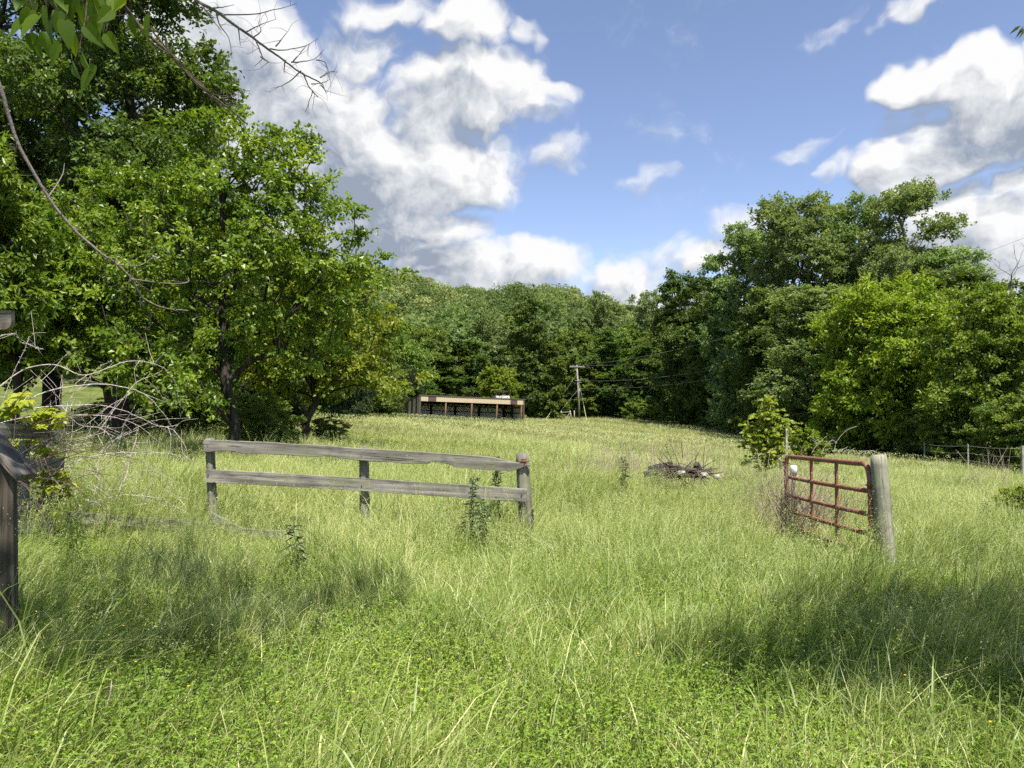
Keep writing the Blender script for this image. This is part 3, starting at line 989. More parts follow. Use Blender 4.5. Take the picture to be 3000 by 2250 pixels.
def guy(px, Yg, zatt, xatt, lb, guard=3.2):
    foot = np.array(at(px, Yg)); top = np.array(PO) + (xatt, 0, zatt)
    r = thing('guy_wire', tuple(foot), lb, 'guy wire', 'guy wires of the utility pole')
    mb = MB(); mb.tube([top - foot, (0, 0, 0)], .014, 5); part(mb, 'cable', WIRE, r)
    d = (top - foot) / np.linalg.norm(top - foot)
    mb = MB(); mb.tube([d * 0, d * guard], .038, 6); part(mb, 'guard_sleeve', YEL, r)


guy(1598, 116, 7.6, -.35, 'longest guy wire with a yellow sleeve, farthest left of the utility pole')
guy(1622, 117, 5.0, -.2, 'shorter guy wire with a yellow sleeve between the long guy and the pole')
guy(1719, 112, 7.7, -.35, 'steep guy wire with a pale sleeve on the right of the utility pole', 4)
for i, (xa, za, px, py, sg, lb) in enumerate(((-1.5, 8.9, 3320, 575, 2.1, 'power line highest over the right woods, crossing the sky'), (.7, 8.9, 3400, 640, 2.4, 'power line just under the highest line in front of the right woods'),
                                     (-.2, 6.4, 3300, 760, 2.2, 'power line third from the top in front of the right woods'), (.05, 5.1, 3300, 830, 1.9, 'lowest power line in front of the right woods'))):
    a = np.array(PO) + (xa, -.17, za); e = W(px, py, 44)
    mb = MB(); mb.tube(sag_line(a, e, sg, 30), .011, 4)
    tag(mb.build('power_line', WIRE), lb, 'power line', 'power lines')

# ------------------------------------------------------------------ fence remnants at the far side, brace posts, wire fence
PALEW = board_mat('pale_split_wood', (.28, .25, .21), (.50, .46, .40), (.12, .10, .08), 'Z')
fr = thing('wooden_fence', at(1661, 121), 'short grey wooden fence with a diagonal brace left of the utility pole', 'fence')
z0 = gz(9, 121)
for x in (-1.15, .55, 1.0):
    mb = MB(); mb.tube([(x + .2, 0, -.1), (x + (-.25 if x == .55 else 0) + .2, 0, 1.45)], .09, 7); part(mb, 'post', PALEW, fr, True)
mb = MB(); mb.tube([(-.95, -.1, 1.15), (.6, -.1, 1.25)], .06, 6); part(mb, 'rail', PALEW, fr)
mb = MB(); mb.tube([(-.2, -.14, .2), (.55, -.1, 1.2)], .06, 6); part(mb, 'diagonal_brace', PALEW, fr)

wf = thing('wire_fence', at(2475, 60), 'thin wire fence with metal posts along the right edge of the field', 'fence')
wbase = np.array(wf.location)
STEEL = noisy_mat('rusty_tee_post', (.10, .075, .06), (.26, .25, .23), 12, .8)
tops = []
for px, Y, h, kind in ((1935, 117, 1.2, 's'), (2012, 110, 1.2, 's'), (2047, 105, 1.45, 's'), (2100, 96, 1.2, 's'), (2160, 84, 1.55, 'w'), (2183, 80, 1.55, 'w'),
                       (2262, 72, 1.2, 's'), (2350, 66, 1.2, 's'), (2411, 62, 1.2, 's'), (2468, 58, 1.25, 's'), (2540, 53, 1.2, 's'),
                       (2617, 47, 1.35, 's'), (2705, 42, 1.35, 's'), (2832, 35, 1.3, 's'), (2993, 29, 1.35, 'w')):
    x = (px - 1500) / FPX * Y
    p = np.array((x, Y, gz(x, Y))) - wbase
    mb = MB()
    lean = .12 if px == 2160 else .0
    if kind == 's':
        mb.box(p[0] - .02, p[0] + .02, p[1] - .02, p[1] + .02, p[2] - .2, p[2] + h)
        mb.box(p[0] - .035, p[0] + .035, p[1] - .026, p[1] - .0205, p[2] - .2, p[2] + h - .005)
        mb.box(p[0] - .025, p[0] + .025, p[1] - .032, p[1] - .0265, p[2] + h - .16, p[2] + h - .02)
    else:
        mb.tube([p + (0, 0, -.2), p + (-lean, 0, h)], [.085, .07], 8)
    part(mb, 'post', PALEW if kind == 'w' or h > 1.3 else STEEL, wf)
    tops.append(p + (0, 0, h))
for lvl in (.08, .42, .76):
    mb = MB()
    for a, b in zip(tops[:-1], tops[1:]):
        mb.tube(sag_line(a - (0, 0, lvl), b - (0, 0, lvl), .06, 5), .0045 if lvl > .1 else .006, 3, cap=False)
    part(mb, 'wire', WIRE, wf)
mb = MB(); a = tops[4]; mb.tube([a + (-.1, 0, -.15), a + (.75, -.4, -1.45)], .05, 6); part(mb, 'brace', PALEW, wf)

# ------------------------------------------------------------------ plank fence in the middle
GREYB = board_mat('weathered_grey_board', (.12, .11, .092), (.34, .315, .27), (.022, .018, .014), 'X', moss=(.15, .16, .09))
GREYPOST = board_mat('weathered_grey_post', (.13, .12, .095), (.28, .255, .21), (.05, .042, .035), 'Z', moss=(.13, .15, .07))


def plank(name, a, b, w, t, parent, mat, seed=0, wear=.012, bend=None, profile=None, label=None, roll=0.0):
    """old board from a to b (world), own axes: X along the grain"""
    a, b = np.array(a, float), np.array(b, float)
    L = np.linalg.norm(b - a)
    rng = np.random.default_rng(seed)
    n = max(12, int(L / .06))
    X = np.linspace(0, L, n)
    lo = np.cumsum(rng.normal(size=n)) ; lo = (lo - np.linspace(lo[0], lo[-1], n)) ; lo = lo / (abs(lo).max() + 1e-6) * wear
    hi = np.cumsum(rng.normal(size=n)) ; hi = (hi - np.linspace(hi[0], hi[-1], n)) ; hi = hi / (abs(hi).max() + 1e-6) * wear
    zl, zh = -w / 2 + lo, w / 2 + hi
    if profile:
        zl, zh = profile(X, L, zl, zh, rng)
    bz = bend(X / L) if bend else 0 * X
    c = .09 * t
    rings = []
    for i in range(n):
        th = t / 2 * (1 + .03 * rng.normal())
        zz0, zz1 = zl[i] + bz[i], zh[i] + bz[i]
        cc = min(c, (zz1 - zz0) * .3)
        rings.append([(X[i], -th, zz0 + cc), (X[i], -th + c, zz0), (X[i], th - c, zz0), (X[i], th, zz0 + cc), (X[i], th, zz1 - cc), (X[i], th - c, zz1), (X[i], -th + c, zz1), (X[i], -th, zz1 - cc)])
    V = np.array(rings).reshape(-1, 3)
    f = [(i * 8 + j, i * 8 + (j + 1) % 8, (i + 1) * 8 + (j + 1) % 8, (i + 1) * 8 + j) for i in range(n - 1) for j in range(8)]
    V = np.vstack([V, V[:8].mean(0), V[-8:].mean(0)])
    m = n * 8
    f3 = [(m, (j + 1) % 8, j) for j in range(8)] + [(m + 1, m - 8 + j, m - 8 + (j + 1) % 8) for j in range(8)]
    mb = MB(); mb.add(V, f3=f3, f4=f)
    o = mb.build(name, mat)
    dx = Vector((b - a) / L); up = Vector((0, 0, 1)); dy = up.cross(dx).normalized(); dz = dx.cross(dy)
    M = Matrix((dx, dy, dz)).transposed().to_4x4() @ Matrix.Rotation(roll, 4, 'X')
    M.translation = Vector(a)
    o.matrix_world = M
    if parent:
        o.parent = parent
        pm = Matrix.LocRotScale(parent.location, parent.rotation_euler, parent.scale)
        o.matrix_basis = pm.inverted() @ M
    if label: o['label'] = label
    return o


def post(name, foot, top, r0, r1, parent, mat, seed=0, k=16, flat=1.0, cap_tilt=.0, label=None):
    foot, top = np.array(foot, float), np.array(top, float)
    rng = np.random.default_rng(seed)
    H = np.linalg.norm(top - foot)
    n = 16
    ph = rng.uniform(0, 6.28, 4)
    th = np.linspace(0, 2 * np.pi, k, endpoint=False)
    V = []
    for i in range(n + 1):
        t = i / n
        r = (r0 + (r1 - r0) * t) * (1 + .03 * np.sin(3 * th + ph[0] + t) + .02 * np.sin(7 * th + ph[1] + 3 * t) + .012 * rng.normal(size=k))
        zz = np.full(k, H * t)
        if i == n:
            r = r * .93; zz = zz + cap_tilt * np.cos(th) * r1
        V.append(np.stack([np.cos(th) * r, np.sin(th) * r * flat, zz], 1))
    V = np.concatenate(V)
    V = np.vstack([V, (0, 0, H + .004)])
    f = [(i * k + j, i * k + (j + 1) % k, (i + 1) * k + (j + 1) % k, (i + 1) * k + j) for i in range(n) for j in range(k)]
    f3 = [(len(V) - 1, n * k + j, n * k + (j + 1) % k) for j in range(k)]
    mb = MB(); mb.add(V, f3=f3, f4=f)
    o = mb.build(name, mat, smooth=True)
    dz = Vector((top - foot) / H); dx = Vector((1, 0, 0)); dy = dz.cross(dx).normalized(); dx = dy.cross(dz)
    M = Matrix((dx, dy, dz)).transposed().to_4x4(); M.translation = Vector(foot)
    o.matrix_world = M
    if parent:
        o.parent = parent
        pm = Matrix.LocRotScale(parent.location, parent.rotation_euler, parent.scale)
        o.matrix_basis = pm.inverted() @ M
    if label: o['label'] = label
    return o


pf = thing('plank_fence', at(1065, 8.6), 'weathered grey two-rail plank fence standing alone in the tall grass', 'fence')
YL, YM, YR = 8.75, 8.6, 8.4
topL = W(614, 1284, YL); footL = np.array([W(628, 1580, YL)[0], YL, gz(topL[0], YL) - .1])
topM = W(1066, 1308, YM); footM = np.array([W(1070, 1600, YM)[0], YM, gz(topM[0], YM) - .1])
topR = W(1530, 1328, YR); footR = np.array([W(1546, 1640, YR)[0], YR, gz(topR[0], YR) - .1])
post('post', footL, topL, .058, .056, pf, GREYPOST, 1, 8, 1.0)
post('post', footM, topM, .062, .056, pf, GREYPOST, 2, 10, 1.0)
post('post', footR, topR, .086, .074, pf, GREYPOST, 3, 18, label='thick round post at the right end of the fence')


def broken(X, L, zl, zh, rng):
    zl = zl.copy(); zh = zh.copy()
    d = L - X
    zl += .018 * np.clip(np.sin(X * 5.2), 0, 1) ** 3
    notch = (X > L * .70) & (X < L * .76)
    zl[notch] += .030
    m = d < .42
    zh[m] -= (.42 - d[m]) * .16 + .004 * rng.normal(size=m.sum())
    m2 = d < .22
    zl[m2] += (.22 - d[m2]) * .36
    bad = zh - zl < .012
    mid = (zh + zl) / 2
    zl[bad] = mid[bad] - .006; zh[bad] = mid[bad] + .006
    return zl, zh


dY = .085
plank('rail', W(600, 1306, YL - dY), W(1556, 1364, YR - dY - .01), .142, .055, pf, GREYB, 4, .014, profile=broken, bend=lambda t: .028 * np.sin(np.pi * t) * (1 - .5 * t), label='rough upper rail with a broken splintered right end')
plank('rail', W(604, 1394, YL - dY), W(1543, 1452, YR - dY - .012), .148, .032, pf, GREYB, 5, .004, bend=lambda t: .012 * np.sin(np.pi * t))
for (px, py0, py1) in ((618, 1316, 1400), (1068, 1346, 1432), (1538, 1999, 1458)):
    for py in (py0, py1):
        if py > 1900:
            continue
        for dx_, dz_ in ((-9, -9), (9, 12)):
            q_ = W(px + dx_, py + dz_, 8.75 - .35 * (px - 614) / 916 - .085 - .03)
            mb = MB(); mb.tube([(0, -.004, 0), (0, .012, 0)], .006, 6)
            o = mb.build('nail', DARKW); o.parent = pf; o.location = Vector(q_) - pf.location
# rusty hinge hardware at the break, dark latch lower on the right post
RUST = noisy_mat('brown_rust', (.10, .045, .025), (.22, .10, .055), 30, .85)
h_ = W(1535, 1352, YR - .1)
mb = MB(); mb.box(-.03, .028, -.01, .01, -.05, .03); mb.tube([(-.05, -.012, .0), (.06, -.014, .006)], .008, 6); mb.tube([(.0, -.012, -.06), (.006, -.012, -.02)], .009, 6)
o = mb.build('nail_plate', RUST); o.parent = pf; o.location = Vector(h_) - pf.location
l_ = W(1560, 1512, YR - .02)
mb = MB(); mb.box(-.018, .018, -.015, .015, -.075, .075); mb.box(-.01, .014, -.028, -.0155, -.09, -.03); mb.box(-.012, .012, -.03, -.0155, .03, .07)
o = mb.build('latch', noisy_mat('dark_latch', (.03, .03, .03), (.12, .12, .12), 20, .5, .5)); o.parent = pf; o.location = Vector(l_) - pf.location

# fallen boards in the grass
fb = plank('fallen_board', W(195, 1516, 8.2), W(640, 1548, 8.6), .135, .035, None, GREYB, 6, .006)
tag(fb, 'long fallen grey board lying in the grass left of the plank fence', 'board')


def bent(t):
    return .30 * np.clip(.34 - t, 0, 1) * 1.15


fb2 = plank('fallen_board', W(618, 1560, 8.45), W(930, 1572, 8.2), .125, .04, None, GREYB, 7, .012, bend=lambda t: .62 * np.clip(.36 - t, 0, 1) ** 1.25)
tag(fb2, 'fallen rail bent upward against the foot of the left fence post', 'board')
fb3 = plank('fallen_board', W(1210, 1592, 8.2), W(1535, 1602, 8.1), .10, .035, None, GREYB, 8, .008)
tag(fb3, 'half-buried board in the grass at the foot of the right fence post', 'board')

# ------------------------------------------------------------------ board fence under the brambles at the left
lf_ = thing('board_fence', at(90, 7.3), 'pale grey board fence section under the bramble canes at the left edge', 'fence')
Ya, Yb = 6.3, 7.85
for (pa, pb_, w_, sd_) in (((-140, 1248), (174, 1275), .135, 31), ((-140, 1371), (184, 1360), .135, 32), ((-140, 1487), (150, 1474), .125, 33), ((-140, 1566), (150, 1534), .12, 34), ((-140, 1650), (145, 1597), .12, 35)):
    plank('rail', W(pa[0], pa[1], Ya), W(pb_[0], pb_[1], Yb), w_, .03, lf_, GREYB, sd_, .004)
for (px, Y, tp) in ((140, 7.83, 1262), (72, 7.42, 1290), (-90, 6.6, 1230)):
    t = W(px, tp, Y + .09)
    post('post', (t[0], Y + .09, gz(t[0], Y) - .2), t, .058, .052, lf_, GREYPOST, px + 200, 8)

# ------------------------------------------------------------------ near timber post with the sloping rail
BRW = board_mat('brown_treated_timber', (.05, .04, .03), (.12, .098, .075), (.015, .012, .009), 'Z')
BRX = board_mat('brown_treated_rail', (.09, .078, .062), (.20, .175, .145), (.03, .024, .018), 'X')
hr = thing('handrail', (W(28, 1700, 4.25)[0], 4.25, gz(-2.9, 4.2)), 'dark brown wooden post with a sloping handrail at the left edge of the picture', 'handrail')
tp = W(30, 1352, 4.25)
mb = MB(); mb.box(-.046, .046, -.046, .046, -.1, tp[2] - hr.location.z)
o = mb.build('post', BRW, hr); o.rotation_euler = (0, R(-1.5), R(20))
plank('sloping_rail', W(-170, 1110, 4.35), W(78, 1398, 4.22), .045, .14, hr, BRX, 51, .002, roll=0)
plank('lower_rail', W(-160, 1785, 4.3), W(14, 1812, 4.28), .09, .035, hr, BRX, 52, .002)
# end of a timber beam
bmn = MB()
ang = np.linspace(-math.pi / 2, 0, 7)
prof = [(-.6, .055), (.0, .055), (.0, -.0)] 
pr = [(-.9, .052), (.0, .046)] + [(-.035 + .035 * math.cos(a), -.02 + .035 * math.sin(a) ) for a in ang[::-1]] + [(-.9, -.055)]
n = len(pr)
V = [(x, -.019, z) for x, z in pr] + [(x, .019, z) for x, z in pr]
bmn.add(V, f4=[(i, (i + 1) % n, n + (i + 1) % n, n + i) for i in range(n)])
for s_, off in ((1, 0), (-1, n)):
    c0 = len(V)
    idx = [(off, off + i, off + i + 1) if s_ > 0 else (off, off + i + 1, off + i) for i in range(1, n - 1)]
    bmn.add(np.array(V), f3=idx)
bo = bmn.build('timber_beam', board_mat('light_beam_wood', (.16, .13, .10), (.34, .29, .24), (.05, .04, .03), 'X'))
bo.location = W(38, 936, 3.9); bo.rotation_euler = (0, R(-1), R(8))
tag(bo, 'rounded end of a grey timber beam poking in at the left edge above the fence', 'beam')

# ------------------------------------------------------------------ gate and gate post
PPOST = board_mat('pale_green_grey_post', (.17, .16, .115), (.34, .32, .245), (.06, .05, .035), 'Z', moss=(.20, .24, .12))
gp = at(2594, 7.45)
gt_ = W(2573, 1333, 7.45)
gpo = thing('gate_post', gp, 'stout round pale grey wooden post beside the red gate', 'post')
post('post_shaft', (W(2606, 1650, 7.45)[0], 7.45, gz(3.8, 7.4) - .25), gt_, .092, .079, gpo, PPOST, 61, 22, cap_tilt=.05)
mb = MB()
for (px, py) in ((2596, 1410), (2600, 1445), (2606, 1540)):
    p = W(px, py, 7.45) - np.array(gpo.location)
    mb.tube([p - (.03, 0, 0), p + (.02, 0, 0)], .012, 6)
part(mb, 'staples', RUST, gpo)

RED = None
m, g = new_mat('rusted_red_paint')
tc = g.n('ShaderNodeTexCoord')
f1, _ = g.noise(tc.outputs['Object'], 14, 6, .65)
f2, _ = g.noise(tc.outputs['Object'], 60, 4, .6)
ge = g.n('ShaderNodeNewGeometry')
c = g.mix(g.mapr(f1, .38, .58), (.22, .038, .024, 1), (.20, .095, .06, 1))
c = g.mix(g.mapr(f2, .5, .66, 0, .8), c, (.30, .24, .18, 1))
c = g.mix(g.mapr(f2, .42, .3, 0, .8), c, (.07, .035, .022, 1))
bp = g.n('ShaderNodeBump', {'Strength': .6, 'Distance': .003, 'Height': f2})
pb = g.n('ShaderNodeBsdfPrincipled', {'Base Color': c, 'Roughness': .7, 'Specular IOR Level': .3, 'Normal': bp.outputs[0]})
g.n('ShaderNodeOutputMaterial', {0: pb.outputs[0]})
RED = m
gate = thing('tube_gate', at(2440, 9), 'rusty red tubular farm gate standing open in the tall grass', 'gate')
GB_ = np.array(gate.location)
# the gate stands in one vertical plane through A (post end) and B (far end)
A = W(2550, 1400, 7.5); B = W(2303, 1340, 10.3)
dirg = np.array([B[0] - A[0], B[1] - A[1], 0]); LG = np.linalg.norm(dirg); dirg /= LG
zA = W(2550, 1361, 7.5)[2]; zB = W(2303, 1337, 10.3)[2]
nrm_g = np.array([-dirg[1], dirg[0], 0])


def G(s, z):
    """s metres from the post end along the gate, z metres up from its bottom rail at the post end"""
    return A * np.array([1, 1, 0]) + dirg * s + np.array([0, 0, 1]) * z - GB_


slope = (zB - zA) / LG
T = zA - .0


def zr(k, s):
    return [T, T - .27, T - .505, T - .705, T - .90][k] + slope * s * (1.0 + .12 * k)


rr = .029
mb = MB()
pts = [G(-.0, zr(4, 0)), G(0, zr(4, 0) + .3), G(0, T - .25), G(.012, T - .13), G(.045, T - .055), G(.10, T - .012), G(.17, T + .0)]
pts += [G(.17 + (LG - .26) * t, zr(0, .17 + (LG - .26) * t)) for t in np.linspace(.1, 1, 9)]
pts += [G(LG - .03, zr(0, LG) - .03), G(LG, zr(0, LG) - .12), G(LG, zr(0, LG) - .5), G(LG, zr(4, LG))]
mb.tube(pts, rr, 10)
part(mb, 'outer_tube', RED, gate, True)
for k in (1, 2, 3, 4):
    mb = MB(); mb.tube([G(LG * t, zr(k, LG * t) - .008 * math.sin(math.pi * t)) for t in np.linspace(.012, .99, 8)], .025, 8)
    part(mb, 'rail', RED, gate, True)
def s_at(px):
    # where along the gate the ray through photo column px meets it
    u = (px - 1500) / FPX
    return (A[0] - u * A[1]) / (u * dirg[1] - dirg[0])
for px in (2447, 2374):
    s = s_at(px)
    mb = MB()
    for z0_, z1_ in ((zr(4, s), zr(0, s)),):
        a = G(s, z0_) ; b = G(s, z1_)
        w_ = .026
        o1 = dirg * w_; o2 = nrm_g * .012
        v = [a - o1 - o2, a + o1 - o2, a + o1 + o2, a - o1 + o2, b - o1 - o2, b + o1 - o2, b + o1 + o2, b - o1 + o2]
        mb.add(np.array(v) + nrm_g * .0, f4=[(0, 3, 2, 1), (4, 5, 6, 7), (0, 1, 5, 4), (1, 2, 6, 5), (2, 3, 7, 6), (3, 0, 4, 7)])
    part(mb, 'upright', RED, gate)
mb = MB()
for z in (zr(1, 0) + .06, zr(4, 0) + .1):
    mb.tube([G(0, z - .03), G(0, z + .035)], .034, 10); c0 = G(0, z)
    mb.tube([c0, np.array(gt_) * [1, 1, 0] + [-.07, 0, z] - GB_], .009, 6); mb.tube([c0 + [-.05, 0, .005], c0 + [.0, 0, .0]], .009, 6)
part(mb, 'hinge', RUST, gate, True)

# slim galvanised pipe, small post with a white cap, behind the gate's far end
p = W(2306, 1400, 10.6)
mb = MB(); mb.tube([(0, 0, -.1), (0, 0, 1.6 - 55 / FPX * 10.6 - gz(p[0], 10.6))], .013, 8)
o = mb.build('steel_pipe', STEEL, smooth=True); o.location = (p[0], 10.6, gz(p[0], 10.6)); tag(o, 'slim grey steel pipe standing at the far end of the red gate', 'pipe')
p = W(2325, 1380, 10.9); zt = p[2] - gz(p[0], 10.9)
cp = thing('capped_post', (p[0], 10.9, gz(p[0], 10.9)), 'short dark post with a white plastic cap behind the red gate', 'post')
mb = MB(); mb.tube([(-.03, 0, -.1), (0, 0, zt)], .03, 8); part(mb, 'post_shaft', DARKW, cp, True)
mb = MB(); mb.tube([(0, 0, zt - .06), (0, 0, zt + .03), (.0, 0, zt + .075), (0, 0, zt + .085)], [.05, .052, .05, .03], 12); part(mb, 'cap', noisy_mat('white_plastic', (.55, .55, .53), (.78, .78, .77), 8, .5), cp, True)

# ------------------------------------------------------------------ brambles, vines, dead stems
CANE = bark_mat('pale_bramble_cane', (.30, .24, .22), (.60, .54, .50), (40, 40, 40))
CANED = bark_mat('dark_bramble_cane', (.05, .035, .03), (.15, .11, .09), (40, 40, 40))


def smooth_path(pts, n=8):
    P = np.array(pts, float)
    if len(P) < 3:
        t = np.linspace(0, 1, n)[:, None]
        return P[0] + (P[-1] - P[0]) * t
    Q = np.vstack([2 * P[0] - P[1], P, 2 * P[-1] - P[-2]])
    out = []
    for i in range(1, len(Q) - 2):
        for t in np.linspace(0, 1, n, endpoint=False):
            out.append(.5 * ((2 * Q[i]) + (-Q[i - 1] + Q[i + 1]) * t + (2 * Q[i - 1] - 5 * Q[i] + 4 * Q[i + 1] - Q[i + 2]) * t ** 2 + (-Q[i - 1] + 3 * Q[i] - 3 * Q[i + 1] + Q[i + 2]) * t ** 3))
    out.append(P[-1])
    return np.array(out)


def pxpath(pts, Y0, Y1):
    n = len(pts)
    return [W(x, y, Y0 + (Y1 - Y0) * i / max(1, n - 1)) for i, (x, y) in enumerate(pts)]


CANES = [
    ([(-60, 1180), (0, 1129), (81, 1080), (172, 1071), (235, 1098), (289, 1089), (353, 1062), (407, 1055), (452, 1064), (488, 1089), (511, 1125), (524, 1175), (538, 1200)], 7.2, 8.6, .0075),
    ([(-10, 1260), (0, 1206), (40, 1100), (81, 1016), (90, 988)], 7.0, 7.0, .006),
    ([(-40, 1010), (10, 985), (48, 982), (62, 1004), (95, 1016), (128, 1031)], 6.4, 6.8, .005),
    ([(60, 1200), (81, 1161), (149, 1093), (203, 1035)], 7.3, 7.8, .006),
    ([(-30, 1235), (68, 1179), (136, 1148), (203, 1130), (294, 1124), (362, 1134), (407, 1147), (452, 1179), (488, 1224), (511, 1265), (523, 1319)], 7.2, 8.4, .0085),
    ([(-30, 1240), (90, 1197), (190, 1188), (280, 1186), (353, 1197), (407, 1217), (466, 1242), (520, 1236)], 7.2, 8.5, .0085),
    ([(-30, 1250), (60, 1228), (136, 1220), (271, 1220), (339, 1227), (407, 1251), (452, 1288), (477, 1306)], 7.3, 8.3, .007),
    ([(-20, 1460), (60, 1440), (136, 1405), (226, 1351), (316, 1328), (407, 1322), (502, 1324), (542, 1337), (574, 1344)], 7.3, 8.4, .0075),
    ([(120, 1225), (167, 1261), (190, 1315), (203, 1369), (222, 1450), (237, 1497)], 7.6, 7.7, .010),
    ([(150, 1280), (190, 1225), (203, 1179), (250, 1125), (289, 1080), (330, 1060)], 7.6, 8.0, .006),
    ([(240, 1290), (289, 1261), (344, 1188), (398, 1120), (440, 1098), (475, 1080)], 7.8, 8.4, .006),
    ([(344, 1319), (352, 1280), (362, 1243), (393, 1184)], 8.1, 8.1, .005),
    ([(348, 1450), (371, 1365), (398, 1301), (400, 1275), (407, 1256)], 8.0, 8.1, .0075),
    ([(179, 1561), (232, 1501), (282, 1472), (365, 1452), (431, 1457), (481, 1472), (547, 1508)], 7.9, 8.3, .007),
    ([(431, 1455), (447, 1420), (440, 1382)], 8.2, 8.2, .005), ([(473, 1466), (490, 1430), (503, 1402)], 8.2, 8.2, .005),
    ([(40, 1500), (150, 1420), (280, 1380), (400, 1350), (440, 1375), (520, 1420)], 7.6, 8.2, .005),
    ([(180, 1190), (230, 1240), (300, 1255), (330, 1300), (318, 1332)], 7.8, 8.0, .005),
    ([(60, 1290), (110, 1350), (180, 1420), (200, 1480)], 7.3, 7.5, .005),
    ([(270, 1380), (300, 1330), (345, 1280), (420, 1245), (470, 1230), (560, 1226)], 8.0, 8.3, .005),
    ([(182, 1150), (182, 1100), (178, 1180), (200, 1300), (210, 1350)], 7.8, 7.8, .004),
    ([(-20, 1400), (60, 1330), (130, 1290), (230, 1255), (320, 1190), (370, 1160)], 7.0, 7.9, .006),
]


def bramble():
    rng = np.random.default_rng(3)
    root = thing('bramble_bush', at(60, 7.6), 'tangle of bare pale thorny bramble canes arching over the board fence at the left', 'bramble')
    o0 = np.array(root.location)
    for pts, y0, y1, r in CANES:
        mb = MB()
        P = smooth_path(pxpath(pts, y0, y1), 7) - o0
        P = P + np.cumsum(rng.normal(size=P.shape) * .0022, axis=0)
        r = r * .75
        mb.tube(P, np.linspace(r, r * .35, len(P)), 5)
        for _ in range(int(len(P) * 1.6)):       # thorns
            i = rng.integers(0, len(P)); d = unit(rng.normal(size=3)) * .018
            mb.tube([P[i], P[i] + d], [.003, .0007], 3)
        for _ in range(max(2, len(P) // 9)):      # side twigs
            i = rng.integers(3, len(P)); L = rng.uniform(.12, .45); d = unit(rng.normal(size=3) * [1, .6, 1]) * L
            q = [P[i], P[i] + d * .4 + rng.normal(size=3) * .02, P[i] + d + rng.normal(size=3) * .04]
            mb.tube(smooth_path(q, 4), np.linspace(r * .5, .0012, 9), 4)
        mb.build('cane', CANE, root, True)
    # dark tangle at the root, on and behind the boards
    mb = MB()
    for _ in range(95):
        a = W(rng.uniform(-80, 150), rng.uniform(1210, 1500), rng.uniform(6.9, 7.9)) - o0
        L = rng.uniform(.3, 1.1); d = unit(np.array([rng.uniform(.1, 1), rng.normal() * .3, rng.normal() * .55])) * L
        q = [a, a + d * .5 + (0, 0, .10 * L), a + d + (0, 0, -.05)]
        mb.tube(smooth_path(q, 5), np.linspace(.005, .0015, 11), 4)
    mb.build('root_tangle', CANED, root, True)
    mb = MB()
    for _ in range(60):
        a = W(rng.uniform(180, 440), rng.uniform(1230, 1480), rng.uniform(7.7, 8.5)) - o0
        L = rng.uniform(.12, .5); d = unit(np.array([rng.normal(), rng.normal() * .3, rng.normal() * .6])) * L
        q = [a, a + d * .5 + rng.normal(size=3) * .03, a + d]
        mb.tube(smooth_path(q, 4), np.linspace(.0032, .001, 9), 3)
    mb.build('twigs', CANE, root, True)
    return root


bramble()


# yellow-green vine leaves on the fence
def leaf_patch(name, lst, mat, label, cat, size, seed, dens=1.0):
    rng = np.random.default_rng(seed)
    p0 = W(lst[0][0], lst[0][1], lst[0][4]); r = thing(name, (p0[0], p0[1], gz(p0[0], p0[1])), label, cat)
    o0 = np.array(r.location)
    mb = MB(); ms = MB()
    for (px, py, rx, ry, Y, n) in lst:
        n = int(n * dens)
        a = rng.uniform(0, 6.28, n); q = rng.random(n) ** .5
        c = np.array([W(px + rx * math.cos(t) * s, py + ry * math.sin(t) * s, Y + rng.normal() * .10) for t, s in zip(a, q)]) - o0
        for cc in c:
            # palmate leaf of five leaflets hanging from its stalk
            yaw = rng.uniform(0, 6.28)
            tilt = rng.uniform(.1, .7)
            k = 5
            th = yaw + np.linspace(-1.9, 1.9, k)
            d = np.stack([np.cos(th), np.sin(th), -tilt * np.ones(k) + .1 * rng.normal(size=k)], 1)
            nr = np.tile(np.array([0, -.25, 1.0]), (k, 1)) + rng.normal(size=(k, 3)) * .15
            s = size * rng.uniform(.65, 1.15) * np.array([.7, .9, 1.05, .9, .7])
            mb.leaves(np.tile(cc, (k, 1)), d, nr, s, s * .62, .12, np.clip(.5 + .2 * rng.normal() + .05 * rng.normal(size=k), 0, 1))
            ms.tube([cc, cc + (rng.normal() * .02, .03, -.09)], [.0016, .0022], 3)
    tag(ms.build('stems', CANED, r), kind='stuff')
    mb.build('leaves', mat, r)


LF_VINE = leaf_mat('yellow_green_creeper_leaf', (.20, .28, .02), (.34, .42, .03), (.50, .52, .05), .42)  # strong yellow-green is the creeper leaf's own colour
leaf_patch('creeper_vine', [(55, 1175, 34, 30, 7.05, 16), (20, 1200, 30, 35, 7.0, 8), (150, 1215, 45, 28, 7.5, 22), (110, 1230, 40, 25, 7.3, 10), (150, 1395, 45, 40, 7.7, 22), (170, 1430, 40, 35, 7.8, 18),
                            (90, 1300, 60, 30, 7.6, 14), (60, 1420, 60, 50, 7.9, 16), (130, 1480, 40, 40, 7.9, 10), (130, 1330, 20, 30, 7.8, 8)], LF_VINE,
           'bright yellow-green creeper leaves on the board fence under the bramble canes', 'vine', .12, 6)


